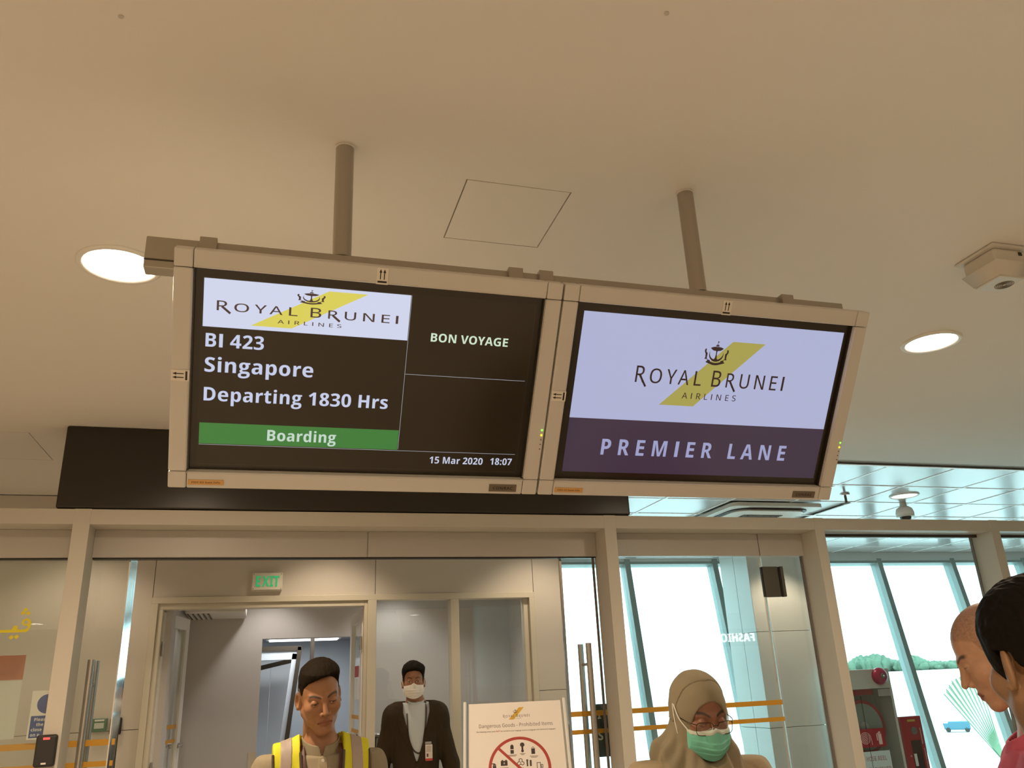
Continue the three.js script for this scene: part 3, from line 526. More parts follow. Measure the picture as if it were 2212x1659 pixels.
{ // notices behind the post
  const c = canvas(180, 280), g = c.getContext('2d'); g.fillStyle = '#d9d8cc'; g.fillRect(0, 0, 180, 280); g.fillStyle = '#2f4a86'; g.beginPath(); g.arc(90, 78, 56, 0, 7); g.fill(); g.fillRect(10, 146, 160, 126); g.fillStyle = '#d9d8cc'; g.font = 'bold 25px sans-serif'; ['Please', 'the', 'close', 'on e'].forEach((w, i) => g.fillText(w, [28, 44, 18, 18][i], 176 + i * 29));
  single('blue_notice', 'white and blue safety notice stuck on the glass behind the reader post', 'notice', B(0.15, 0.233, 0.001), M(0xffffff, 0.6, 0, { map: ctex(c) }), [-1.058, 1.61, -5.02]);
  const r = thing('orange_notice', 'orange and white notice leaning behind the lettered glass pane', 'notice', [-1.42, 1.72, -5.4]); part(r, 'orange_band', B(0.28, 0.13, 0.002), M(lin(0.55, 0.16, 0.07), 0.6), [0, 0.14, 0]); part(r, 'white_sheet', B(0.28, 0.3, 0.002), mWhitePl, [0, -0.08, 0]); part(r, 'stand', B(0.03, 1.58, 0.03), mSteel, [0, -0.93, -0.02]); part(r, 'foot', RB(0.3, 0.02, 0.3, 0.005), mSteel, [0, -1.71, -0.02]);
}
// split air conditioner in the lobby
{
  const t = thing('split_aircon', 'white wall air conditioner with a slatted grille in the lobby', 'air conditioner', [-0.40, 2.28, -7.62]);
  t.rotation.x = 0.0;
  part(t, 'casing', RB(0.48, 0.09, 0.62, 0.02, 3), mWhitePl, [0.0, 0.075, -0.05]);
  for (let i = 0; i < 9; i++) part(t, 'grille_slat', B(0.010, 0.010, 0.52), i % 2 ? mWhitePl : mJoint, [-0.215 + i * 0.02, 0.028, -0.05]);
  part(t, 'hanger', CY(0.006, 0.006, 0.36, 8), mSteel, [-0.2, 0.3, -0.05]); part(t, 'hanger', CY(0.006, 0.006, 0.36, 8), mSteel, [0.2, 0.3, -0.05]);
}
// red bench in the lobby behind the suited man
{ const t = thing('luggage_trolley', 'red item with grey ribbed cover standing in the lobby', 'trolley', [0.93, 0, -7.1]); part(t, 'red_base', RB(0.34, 1.05, 0.4, 0.03), M(lin(0.35, 0.02, 0.02), 0.5), [0, 0.525, 0]); for (let i = 0; i < 9; i++) part(t, 'rib', RB(0.03, 0.26, 0.4, 0.008, 1), M(lin(0.3, 0.3, 0.29), 0.5), [-0.15 + i * 0.037, 1.18, 0]); part(t, 'lid', RB(0.36, 0.02, 0.42, 0.008), mSteel, [0, 1.32, 0], [0, 0, -0.08]); }
// fire corner by the facade
{
  const red = M(lin(0.36, 0.018, 0.022), 0.35), beige = M(lin(0.58, 0.55, 0.49), 0.4);
  const c = thing('fire_hose_cabinet', 'beige hose reel cabinet with a glass door and red pictogram label', 'cabinet', [6.28, 0, -8.15]);
  part(c, 'top_panel', RB(0.70, 0.20, 0.30, 0.004), beige, [0, 1.53, 0]); for (const x of [-0.335, 0.335]) part(c, 'side_panel', span([x - 0.015, 0, 0.15], [x + 0.015, 1.43, -0.15]), beige);
  part(c, 'back_panel', span([-0.32, 0, -0.14], [0.32, 1.43, -0.15]), M(lin(0.36, 0.37, 0.35), 0.5)); part(c, 'base_panel', span([-0.32, 0, 0.15], [0.32, 0.06, -0.15]), beige);
  const hr = part(c, 'hose_reel', CY(0.27, 0.27, 0.05, 40), red, [-0.02, 1.05, 0.03], [Math.PI / 2, 0, 0]); part(hr, 'reel_face', CY(0.235, 0.235, 0.054, 40), M(lin(0.30, 0.31, 0.28), 0.5)); part(hr, 'hub', CY(0.05, 0.05, 0.08, 20), mSteel);
  part(c, 'red_header', span([-0.32, 1.37, 0.10], [0.12, 1.425, 0.115]), red); part(c, 'latch_plate', span([0.16, 1.35, 0.153], [0.31, 1.42, 0.160], 0.002), mChrome);
  part(c, 'glass_door', span([-0.32, 0.06, 0.142], [0.32, 1.43, 0.148]), mGlass); part(c, 'door_split', span([-0.075, 0.06, 0.149], [-0.069, 1.36, 0.151]), mBlack);
  const pc = canvas(360, 200), g = pc.getContext('2d'); g.fillStyle = '#a51422'; g.fillRect(0, 0, 360, 200); g.strokeStyle = g.fillStyle = '#e9c9c4'; g.lineWidth = 7;
  g.beginPath(); for (let a = 0; a < 25; a += 0.2) { const r = 4 + a * 2.6; g.lineTo(112 + r * Math.cos(a), 104 + r * Math.sin(a)); } g.lineTo(186, 176); g.stroke();
  g.fillRect(272, 60, 44, 116); g.fillRect(282, 36, 24, 20); g.fillRect(252, 62, 12, 70); g.fillRect(262, 52, 20, 10);
  part(c, 'pictogram_label', B(0.36, 0.18, 0.002), M(0xffffff, 0.5, 0, { map: ctex(pc) }), [-0.035, 0.945, 0.150]);
  const tc = canvas(400, 180), q = tc.getContext('2d'); q.fillStyle = '#d8e4e4'; q.fillRect(0, 0, 400, 180); q.fillStyle = '#b58c92'; q.font = 'bold 44px sans-serif'; q.fillText('HOSE REEL', 130, 66); q.fillText('EXTINGUISHER', 70, 142);
  part(c, 'text_label', B(0.46, 0.25, 0.002), M(0xffffff, 0.5, 0, { map: ctex(tc) }), [-0.06, 0.69, 0.150]);
  const s = thing('fire_sounder', 'round red fire alarm sounder on the hose cabinet top', 'alarm', [6.485, 1.555, -7.998]);
  const lg = new THREE.LatheGeometry([[0.001, 0.075], [0.03, 0.075], [0.055, 0.07], [0.082, 0.045], [0.09, 0.02], [0.088, 0], [0.001, 0]].map((p) => new THREE.Vector2(...p)), 36); lg.rotateX(Math.PI / 2);
  part(s, 'bell', lg, M(lin(0.30, 0.012, 0.05), 0.3)); part(s, 'horn', CY(0.026, 0.032, 0.012, 24), mJoint, [0, 0, 0.078], [Math.PI / 2, 0, 0]); part(s, 'cap', new THREE.SphereGeometry(0.009, 12, 8), mWhitePl, [0, 0, 0.086]);
  const a = thing('fire_alarm_box', 'tall red fire alarm box with a dark window beside the cabinet', 'alarm box', [6.795, 0, -8.06]);
  part(a, 'body', RB(0.265, 1.13, 0.12, 0.006), red, [0, 0.565, 0]); part(a, 'bell_hole', CY(0.04, 0.04, 0.012, 24), mJoint, [0.015, 0.985, 0.061], [Math.PI / 2, 0, 0]);
  part(a, 'yellow_strip', B(0.10, 0.022, 0.002), M(lin(0.5, 0.36, 0.06), 0.5), [-0.0, 1.088, 0.061]); part(a, 'window', RB(0.13, 0.44, 0.006, 0.05, 3), P(lin(0.05, 0.03, 0.025), 0.1), [0.01, 0.67, 0.061]); part(a, 'white_card', B(0.035, 0.12, 0.003), mWhitePl, [-0.03, 0.70, 0.064]); part(a, 'key_lock', CY(0.009, 0.009, 0.01, 12), mSteel, [-0.085, 0.74, 0.062], [Math.PI / 2, 0, 0]);
  part(a, 'lettering_strip', B(0.012, 0.16, 0.002), M(lin(0.55, 0.35, 0.3), 0.5), [0.095, 0.93, 0.061]); part(a, 'lettering_strip', B(0.012, 0.3, 0.002), M(lin(0.5, 0.3, 0.26), 0.5), [0.105, 0.66, 0.061]);
}
// ---------- boarding counter with the acrylic notice ----------
{
  const k = thing('boarding_counter', 'pale boarding counter between the two gate staff', 'counter', [0.63, 0, -2.17]);
  part(k, 'body', RB(0.46, 1.10, 0.40, 0.01), M(lin(0.45, 0.40, 0.33), 0.5), [0, 0.55, 0]); part(k, 'worktop', RB(0.54, 0.035, 0.48, 0.01), M(lin(0.22, 0.16, 0.10), 0.35), [0, 1.118, 0]); part(k, 'plinth', RB(0.40, 0.06, 0.36, 0.005), mBlack, [0, 0.03, -0.01]);
  const W = 0.262, H = 0.530, c = canvas(1050, 2048), g = c.getContext('2d');
  g.fillStyle = '#fffaf6'; g.fillRect(0, 0, 1050, 2048);
  const gx = (u) => u * 1050, gy = (v) => v * 1050;       // width units
  logo(g, { yellow: '#e2b53c', ink: '#4a3b3a', x0: gx(0.372), x1: gx(0.655), big: gy(0.137), top: gy(0.141), base: gy(0.168), sw: [[gx(0.545), gy(0.060)], [gx(0.600), gy(0.060)], [gx(0.485), gy(0.192)], [gx(0.430), gy(0.192)]], ax0: gx(0.462), ax1: gx(0.565), atop: gy(0.178), abase: gy(0.187), crest: [gx(0.505), gy(0.078), gx(0.048), gy(0.044)] });
  g.fillStyle = '#6b5650'; fitText(g, 'Dangerous Goods - Prohibited Items', gx(0.112), gx(0.897), gy(0.232), gy(0.270), 'normal', 'D');
  g.fillStyle = '#5b4a45'; fitText(g, 'The following items must', gx(0.082), gx(0.285), gy(0.306), gy(0.319), 'bold', 'T'); g.fillStyle = '#c2372f'; fitText(g, 'NOT', gx(0.292), gx(0.335), gy(0.304), gy(0.320), 'bold', 'N'); g.fillStyle = '#5b4a45'; fitText(g, 'be carried in your baggage (carry-on baggage and checked-in baggage)', gx(0.342), gx(0.922), gy(0.306), gy(0.319), 'bold', 'b');
  const cx = gx(0.525), cyy = gy(0.70), R = gx(0.305);
  g.strokeStyle = '#bd3b33'; g.lineWidth = gx(0.03); g.beginPath(); g.arc(cx, cyy, R, 0, 7); g.stroke();
  g.fillStyle = g.strokeStyle = '#372b2b';
  const at = (u, v, f) => { g.save(); g.translate(gx(u), gy(v)); g.fillStyle = g.strokeStyle = '#372b2b'; f(); g.restore(); };
  const cap = (u, v, w) => { g.fillStyle = '#8d7a74'; g.fillRect(gx(u - w / 2), gy(v), gx(w), 7); g.fillRect(gx(u - w / 2 + 0.012), gy(v) + 12, gx(w - 0.024), 6); g.fillStyle = '#372b2b'; };
  at(0.452, 0.50, () => { g.fillRect(-18, -22, 36, 78); g.fillRect(-9, -42, 18, 16); g.beginPath(); g.arc(0, -22, 18, Math.PI, 0); g.fill(); g.fillStyle = '#fffaf6'; g.fillRect(-18, 8, 36, 8); }); cap(0.452, 0.565, 0.095);
  at(0.56, 0.49, () => { g.beginPath(); g.arc(0, -26, 24, 0, 7); g.fill(); g.fillRect(-24, -28, 48, 14); g.fillRect(-10, -6, 20, 42); g.beginPath(); g.arc(0, 42, 15, 0, 7); g.fill(); }); cap(0.56, 0.555, 0.055);
  at(0.67, 0.53, () => { g.fillRect(-20, -22, 40, 60); g.lineWidth = 5; g.beginPath(); g.arc(0, -24, 13, Math.PI, 0); g.stroke(); }); cap(0.675, 0.585, 0.085);
  at(0.365, 0.645, () => { g.fillRect(-36, -24, 72, 52); g.fillRect(-26, -34, 14, 10); g.fillRect(14, -34, 14, 10); g.fillStyle = '#fffaf6'; g.beginPath(); g.moveTo(4, -16); g.lineTo(-8, 6); g.lineTo(0, 6); g.lineTo(-4, 20); g.lineTo(10, -2); g.lineTo(2, -2); g.fill(); }); cap(0.365, 0.69, 0.085);
  at(0.265, 0.70, () => { g.fillRect(-18, -36, 36, 100); g.beginPath(); g.arc(0, -38, 17, Math.PI, 0); g.fill(); g.fillRect(-34, -60, 40, 9); g.fillRect(-6, -58, 10, 14); }); cap(0.27, 0.775, 0.095);
  at(0.535, 0.645, () => { g.lineWidth = 7; for (let i = 0; i < 3; i++) { const a = i * 2.094 - 1.57; g.beginPath(); g.arc(22 * Math.cos(a), 22 * Math.sin(a), 17, a - 2.5, a + 2.5); g.stroke(); } g.beginPath(); g.arc(0, 0, 6, 0, 7); g.fill(); }); cap(0.54, 0.70, 0.045);
  at(0.62, 0.655, () => { g.fillRect(-26, -22, 16, 56); g.fillRect(8, -30, 20, 64); g.beginPath(); g.arc(-18, -28, 11, 0, 7); g.fill(); }); cap(0.625, 0.71, 0.075);
  at(0.725, 0.69, () => { g.lineWidth = 6; g.strokeRect(-24, -36, 36, 66); g.strokeRect(20, -14, 16, 30); }); cap(0.735, 0.745, 0.095);
  at(0.385, 0.80, () => { g.lineWidth = 12; g.beginPath(); g.moveTo(-22, 26); g.lineTo(-8, -8); g.lineTo(26, -24); g.stroke(); g.fillRect(-10, 0, 26, 10); }); cap(0.385, 0.845, 0.07);
  at(0.51, 0.82, () => { g.fillRect(-24, -12, 48, 38); g.beginPath(); g.arc(26, -30, 16, 0, 7); g.fill(); }); at(0.645, 0.785, () => { g.lineWidth = 7; g.beginPath(); g.arc(0, 0, 26, 0.6, 5.2); g.stroke(); }); cap(0.655, 0.83, 0.05);
  at(0.72, 0.84, () => { g.lineWidth = 9; g.beginPath(); g.moveTo(-20, 24); g.lineTo(4, -14); g.lineTo(26, 20); g.stroke(); g.fillRect(8, -24, 28, 6); });
  g.strokeStyle = '#bd3b33'; g.lineWidth = gx(0.028); g.beginPath(); g.moveTo(cx - R * 0.72, cyy - R * 0.70); g.lineTo(cx + R * 0.72, cyy + R * 0.70); g.stroke();
  const t = thing('sign_holder', 'slanted clear acrylic holder with a prohibited items notice on the counter', 'sign', [0.622, 1.144, -2.13]);
  t.rotation.set(-0.55, -0.27, 0.0, 'YXZ');
  part(t, 'paper', B(W, H, 0.0012), [0, 1, 2, 3].reduce((a) => a, null) || M(0xffffff, 0.75, 0, { map: ctex(c) }), [0, H / 2 + 0.006, 0]);
  const mA = P(lin(0.98, 0.98, 0.98), 0.02, { transmission: 1, thickness: 0, ior: 1.49 });
  part(t, 'front_sheet', RB(W + 0.024, H + 0.01, 0.003, 0.001, 1), mA, [0, H / 2 + 0.006, 0.004]); part(t, 'rear_sheet', RB(W + 0.024, H + 0.01, 0.003, 0.001, 1), mA, [0, H / 2 + 0.006, -0.004]);
  for (const s of [-1, 1]) part(t, 'edge_strip', RB(0.008, H + 0.01, 0.012, 0.002, 1), P(lin(0.92, 0.92, 0.90), 0.25, { transmission: 0.35, thickness: 0 }), [s * (W / 2 + 0.010), H / 2 + 0.006, 0]);
  part(t, 'foot', RB(W + 0.02, 0.003, 0.12, 0.001, 1), mA, [0, 0.004, 0.05], [0.55, 0, 0]);
}
for (const [x, z, w] of [[-0.388, -1.607, 'near the first pole'], [0.819, -1.307, 'in front of the square hatch']]) single('ceiling_plug', 'tiny grey plug in the plaster ceiling ' + w, 'plug', CY(0.006, 0.006, 0.003, 14), mFrame, [x, CEIL - 0.001, z]);
// lit shop name behind the viewer, mirrored by the glass
{
  const t = thing('shop_sign', 'white lit shop lettering reading fashion on the rear hall wall', 'sign', [11.35, 2.50, 8.98]); t.rotation.y = Math.PI;
  part(t, 'board', RB(1.5, 0.42, 0.04, 0.01), mBronze, [0, 0, 0.02]); part(t, 'letters', text3('FASHION', 0.20, 0.02), M(0xffffff, 0.5, 0, { emissive: lin(1, 1, 1), emissiveIntensity: 8 }), [0, 0, 0.04]);
}

// ---------- people: signed distance fields meshed with surface nets ----------
function smin(a, b, k) { const h = Math.max(k - Math.abs(a - b), 0) / k; return Math.min(a, b) - h * h * k * 0.25; }
function smax(a, b, k) { return -smin(-a, -b, k); }
function ell(x, y, z, a, b, c) { const X = x / a, Y = y / b, Z = z / c, k0 = Math.sqrt(X * X + Y * Y + Z * Z), k1 = Math.sqrt(X * X / a / a + Y * Y / b / b + Z * Z / c / c); return k1 < 1e-9 ? -Math.min(a, b, c) : k0 * (k0 - 1) / k1; }
function cap(x, y, z, a, b, ra, rb) { const dx = b[0] - a[0], dy = b[1] - a[1], dz = b[2] - a[2], px = x - a[0], py = y - a[1], pz = z - a[2], t = clamp((px * dx + py * dy + pz * dz) / (dx * dx + dy * dy + dz * dz)); const ex = px - dx * t, ey = py - dy * t, ez = pz - dz * t; return Math.sqrt(ex * ex + ey * ey + ez * ez) - L3(ra, rb, t); }
function sph(x, y, z, r) { return Math.sqrt(x * x + y * y + z * z) - r; }
function surfaceNet(f, lo, hi, cell, color) {
  const n = [0, 1, 2].map((i) => Math.ceil((hi[i] - lo[i]) / cell) + 1), [nx, ny, nz] = n, v = new Float32Array(nx * ny * nz);
  for (let k = 0, q = 0; k < nz; k++) for (let j = 0; j < ny; j++) for (let i = 0; i < nx; i++, q++) v[q] = f(lo[0] + i * cell, lo[1] + j * cell, lo[2] + k * cell);
  const idx = new Int32Array(nx * ny * nz).fill(-1), pos = [], tri = [], sx = 1, sy = nx, sz = nx * ny;
  for (let k = 0; k < nz - 1; k++) for (let j = 0; j < ny - 1; j++) for (let i = 0; i < nx - 1; i++) {
    const q = i + j * sy + k * sz; let m = 0, cx = 0, cy = 0, cz = 0, c = 0;
    const g = [v[q], v[q + sx], v[q + sy], v[q + sx + sy], v[q + sz], v[q + sx + sz], v[q + sy + sz], v[q + sx + sy + sz]];
    for (let e = 0; e < 8; e++) if (g[e] < 0) m |= 1 << e;
    if (m === 0 || m === 255) continue;
    for (let a = 0; a < 8; a++) for (let b = 1; b < 8; b <<= 1) { if (a & b) continue; const A = g[a], C = g[a | b]; if ((A < 0) === (C < 0)) continue; const t = A / (A - C); cx += (a & 1) + (b === 1 ? t : 0); cy += ((a >> 1) & 1) + (b === 2 ? t : 0); cz += ((a >> 2) & 1) + (b === 4 ? t : 0); c++; }
    idx[q] = pos.length / 3; pos.push(lo[0] + (i + cx / c) * cell, lo[1] + (j + cy / c) * cell, lo[2] + (k + cz / c) * cell);
  }
  const quad = (a, b, c, d, flip) => { if (a < 0 || b < 0 || c < 0 || d < 0) return; if (flip) tri.push(a, c, b, a, d, c); else tri.push(a, b, c, a, c, d); };
  for (let k = 1; k < nz - 1; k++) for (let j = 1; j < ny - 1; j++) for (let i = 1; i < nx - 1; i++) {
    const q = i + j * sy + k * sz, a = v[q] < 0;
    if (a !== v[q + sx] < 0) quad(idx[q - sy - sz], idx[q - sz], idx[q], idx[q - sy], !a);
    if (a !== v[q + sy] < 0) quad(idx[q - sx - sz], idx[q - sx], idx[q], idx[q - sz], !a);
    if (a !== v[q + sz] < 0) quad(idx[q - sx - sy], idx[q - sy], idx[q], idx[q - sx], !a);
  }
  const nor = new Float32Array(pos.length), e = cell * 0.6, col = color ? new Float32Array(pos.length) : null;
  for (let p = 0; p < pos.length; p += 3) {
    const x = pos[p], y = pos[p + 1], z = pos[p + 2]; let a = f(x + e, y, z) - f(x - e, y, z), b = f(x, y + e, z) - f(x, y - e, z), c = f(x, y, z + e) - f(x, y, z - e); const l = Math.hypot(a, b, c) || 1; nor[p] = a / l; nor[p + 1] = b / l; nor[p + 2] = c / l;
    if (color) { const k = color(x, y, z); col[p] = k[0]; col[p + 1] = k[1]; col[p + 2] = k[2]; }
  }
  const g = new THREE.BufferGeometry(); g.setAttribute('position', new THREE.Float32BufferAttribute(pos, 3)); g.setAttribute('normal', new THREE.BufferAttribute(nor, 3)); if (col) g.setAttribute('color', new THREE.BufferAttribute(col, 3)); g.setIndex(tri); return g;
}
// ---- head in its own frame: origin between the ears, y up, z out of the face, +x the person's left ----
const EYE = [0.0315, 0.004, 0.0735], ER = 0.0125;
function headField(o) {
  const w = o.w || 1, lid = o.lid ?? 0.002, np = o.nose || 1, jw = o.jaw || 1, fat = o.fat || 0;
  return (x, y, z) => {
    const ax = Math.abs(x);
    let d = ell(x, y - 0.040, z + 0.012, 0.0735 * w, 0.085, 0.094);
    d = smin(d, ell(x, y + 0.028, z - 0.028, (0.060 + fat) * w, 0.078, 0.059 + fat), 0.03);
    d = smin(d, cap(ax, y, z, [0.050 * w * jw, -0.050, 0.0], [0.015, -0.101, 0.060], 0.018 + fat, 0.016), 0.028);
    d = smin(d, sph(x, y + 0.101, z - 0.070, 0.017), 0.024);
    d = smin(d, sph(ax - 0.043 * w, y + 0.020, z - 0.058, 0.021), 0.026);
    d = smin(d, cap(ax, y, z, [0.006, 0.022, 0.083], [0.042, 0.024, 0.066], 0.009, 0.008), 0.014);
    d = smax(d, -sph(ax - 0.0315, y - 0.004, z - 0.100, 0.0185), 0.012);
    d = smin(d, cap(x, y, z, [0, 0.016, 0.084], [0, -0.029, 0.1005 + 0.007 * np], 0.0065, 0.0095), 0.012);
    d = smin(d, sph(ax - 0.0125 * np, y + 0.0355, z - 0.0935, 0.0082), 0.008);
    d = smax(d, -cap(ax, y, z, [0.0065, -0.041, 0.098], [0.0065, -0.037, 0.100], 0.0035, 0.003), 0.003);
    d = smin(d, ell(x, y + 0.068, z - 0.074, 0.030, 0.020, 0.017), 0.015);
    d = smin(d, cap(ax, y, z, [0, -0.0625, 0.0905], [0.0225, -0.0675, 0.079], 0.0052, 0.003), 0.005);
    d = smin(d, cap(ax, y, z, [0, -0.0745, 0.0885], [0.019, -0.0705, 0.079], 0.0062, 0.003), 0.005);
    d = smax(d, -cap(ax, y, z, [0, -0.0683, 0.0975], [0.024, -0.0692, 0.083], 0.0018, 0.0012), 0.002);
    const ex = ax - EYE[0], ey = y - EYE[1], ez = z - EYE[2], eb = Math.sqrt(ex * ex + ey * ey + ez * ez);
    d = Math.min(d, eb - ER);
    d = smin(d, smax(eb - (ER + 0.0020), -(ey - lid + 0.06 * ex + ex * ex * 18), 0.0015), 0.003);
    d = smin(d, smax(eb - (ER + 0.0016), ey + 0.0048 - ex * ex * 14, 0.0015), 0.003);
    // ear, tipped back and standing off the head
    const qx = ax - 0.077 * w, qy = y + 0.006, qz = z + 0.016, c = Math.cos(0.45), s = Math.sin(0.45), rx = qx * c + qz * s * 0.9, rz = -qx * s * 0.9 + qz * c, ry = qy - rz * 0.25;
    let e = ell(rx, ry, rz, 0.0075, 0.0325, 0.0185);
    e = smax(e, -ell(rx - 0.008, ry - 0.001, rz - 0.003, 0.007, 0.020, 0.010), 0.004);
    e = smin(e, sph(rx - 0.002, ry + 0.027, rz - 0.004, 0.008), 0.006);
    d = smin(d, e, 0.006);
    d = smin(d, cap(x, y, z, [0, -0.05, -0.022], [0, -0.175, -0.045], 0.052 + fat, 0.056 + fat), 0.030);
    return d;
  };
}
function headColor(skin, o) {
  const hair = o.hairColor, lip = o.lip || [skin[0] * 0.72, skin[1] * 0.55, skin[2] * 0.55], gz = o.gaze || [0, -0.35];
  return (x, y, z) => {
    const ax = Math.abs(x), ex = ax - EYE[0], ey = y - EYE[1], ez = z - EYE[2], r = Math.sqrt(ex * ex + ey * ey + ez * ez);
    if (r < ER + 0.0009 && ez > 0.002) { const ix = (x > 0 ? ex : -ex) - gz[0] * 0.006, iy = ey - gz[1] * 0.006; return Math.hypot(ix, iy) < 0.0060 ? [0.02, 0.012, 0.008] : [0.52, 0.47, 0.42]; }
    const n = 1 + 0.05 * noise(x * 90, y * 90, z * 90) + 0.04 * noise(x * 300, y * 300, z * 300);
    let c = [skin[0] * n, skin[1] * n, skin[2] * n];
    const mix = (k, t) => { c = c.map((v, i) => L3(v, k[i], t)); };
    if (z > 0.07 && ax < 0.026) { const u = clamp(1.25 - Math.hypot((ax) / 0.024, (y + 0.0685) / 0.0115) ** 2, 0, 0.9); if (u > 0) mix(lip, Math.min(1, u * 1.6)); }
    const by = 0.0245 + 0.0075 * Math.sin(clamp((ax - 0.012) / 0.040) * 2.6) - (o.browDrop || 0);   // eyebrow hair
    if (z > 0.05 && ax > 0.009 && ax < 0.054) { const u = clamp(1.5 - Math.abs(y - by) / 0.0038) * clamp((ax - 0.009) / 0.005) * clamp((0.054 - ax) / 0.008); if (u > 0) mix(hair, Math.min(0.92, u)); }
    if (ez > 0 && r < ER + 0.0032 && Math.abs(ey - (o.lid ?? 0.002)) < 0.0014 && Math.abs(ex) < 0.0125) mix([0.02, 0.014, 0.01], 0.75);      // lashes
    if (o.stubble) { const s = o.stubble(x, y, z, ax); if (s > 0) mix(hair, clamp(s * (0.8 + 0.5 * noise(x * 420, y * 420, z * 420)))); }
    return c;
  };
}
function lineY(pts, z) { if (z <= pts[0][0]) return pts[0][1]; for (let i = 1; i < pts.length; i++) if (z <= pts[i][0]) return L3(pts[i - 1][1], pts[i][1], (z - pts[i - 1][0]) / (pts[i][0] - pts[i - 1][0])); return pts[pts.length - 1][1]; }
const HAIRLINE = [[-0.12, -0.060], [-0.055, -0.050], [-0.040, -0.020], [-0.026, 0.022], [0.004, 0.028], [0.010, -0.006], [0.026, -0.006], [0.036, 0.040], [0.056, 0.068], [0.078, 0.080], [0.13, 0.080]];
function hairField(o) {
  const w = o.w || 1, line = o.line || HAIRLINE, thick = o.thick, sc = o.strand || 0.0016;
  return (x, y, z) => {
    const t = thick(x, y, z);
    let d = ell(x, y - 0.040, z + 0.012, 0.0735 * w, 0.085, 0.094) - t;
    d += sc * 0.6 * noise(x * 260 + 9, y * 70, z * 60) + sc * 0.5 * noise(x * 120, y * 40 + z * 30, z * 30 + 4);
    d = smax(d, lineY(line, z) + (o.slant || 0) * x * clamp((z - 0.03) / 0.03) + 0.0015 * noise(x * 260, z * 260, 2) - y, 0.007);
    return d;
  };
}
// ---- body in the person's frame: origin on the floor, facing +z, base height 1.72 m ----
function bodyFields(p) {
  const J = { sh: 0.175, shY: 1.415, el: [0.235, 1.12, -0.03], wr: [0.25, 0.875, 0.05], ...p }, b = p.bulk || 1;
  const torso = (x, y, z) => {
    let d = ell(x, y - 1.275, z, 0.158 * b, 0.205, 0.108 * b);
    d = smin(d, ell(x, y - 1.06, z - 0.004, 0.140 * b, 0.17, 0.102 * b), 0.07);
    d = smin(d, ell(x, y - 0.93, z, 0.160 * b, 0.13, 0.112 * b), 0.06);
    const ax = Math.abs(x);
    d = smin(d, cap(ax, y, z, [0.02, 1.475, -0.022], [0.135, J.shY + 0.004, -0.012], 0.052, 0.050), 0.05);
    d = smin(d, sph(ax - J.sh, y - J.shY + 0.012, z + 0.008, 0.058 * b), 0.06);
    return d;
  };
  const arm = (x, y, z) => { const ax = Math.abs(x); return smin(cap(ax, y, z, [J.sh, J.shY - 0.01, -0.008], J.el, 0.052 * b, 0.042 * b), cap(ax, y, z, J.el, J.wr, 0.041 * b, 0.029), 0.02); };
  const leg = (x, y, z) => { const ax = Math.abs(x); return smin(cap(ax, y, z, [0.088, 0.90, 0], [0.098, 0.49, 0.012], 0.088 * b, 0.056), cap(ax, y, z, [0.098, 0.49, 0.012], [0.10, 0.09, -0.02], 0.054, 0.036), 0.03); };
  const foot = (x, y, z) => { const ax = Math.abs(x); return smax(cap(ax, y, z, [0.10, 0.042, -0.035], [0.115, 0.034, 0.15], 0.044, 0.036), -y + 0.002, 0.01); };
  const neck = (x, y, z) => cap(x, y, z, [0, 1.44, -0.025], [0, 1.55, -0.012], 0.058, 0.054);
  return { torso, arm, leg, foot, neck, J };
}
function handGeo(J, side) {            // palm, thumb and four curled fingers of unequal length, hanging from the wrist
  const [wx, wy, wz] = J.wr, f = (X, y, z) => {
    const x = X * side - wx, Y = y - wy, Z = z - wz;
    let d = smin(cap(x, Y, Z, [0, 0.05, -0.01], [0, -0.01, 0], 0.028, 0.026), ell(x - 0.002, Y + 0.055, Z - 0.008, 0.016, 0.050, 0.038), 0.02);
    const F = [[0.030, 0.068], [0.011, 0.076], [-0.008, 0.070], [-0.026, 0.056]];
    for (const [fz, len] of F) { const k = [0.002, -0.098, 0.008 + fz], m = [-0.004, -0.098 - len * 0.5, 0.010 + fz], t = [-0.020, -0.098 - len * 0.88, 0.012 + fz]; d = smin(d, smin(cap(x, Y, Z, [0, -0.07, 0.008 + fz * 0.8], k, 0.0095, 0.0092), smin(cap(x, Y, Z, k, m, 0.0090, 0.0084), cap(x, Y, Z, m, t, 0.0084, 0.0070), 0.003), 0.004), 0.006); }
    d = smin(d, smin(cap(x, Y, Z, [0.0, -0.030, 0.030], [-0.012, -0.065, 0.062], 0.0125, 0.0100), cap(x, Y, Z, [-0.012, -0.065, 0.062], [-0.020, -0.095, 0.066], 0.0098, 0.0080), 0.004), 0.012);
    return d;
  };
  const c = side * wx; return surfaceNet(f, [c - 0.05, wy - 0.20, wz - 0.06], [c + 0.05, wy + 0.06, wz + 0.10], 0.005);
}
function paint(g, c) { const n = g.attributes.position.count, a = new Float32Array(n * 3); for (let i = 0; i < n; i++) a.set(c, i * 3); g.setAttribute('color', new THREE.BufferAttribute(a, 3)); return g; }
const mSkin = P(0xffffff, 0.52, { vertexColors: true, sheen: 0.15, sheenRoughness: 0.6 });
const cloth = (r, g, b, rough = 0.85) => P(lin(r, g, b), rough, { sheen: 0.06, sheenRoughness: 0.8, specularIntensity: 0.5 });
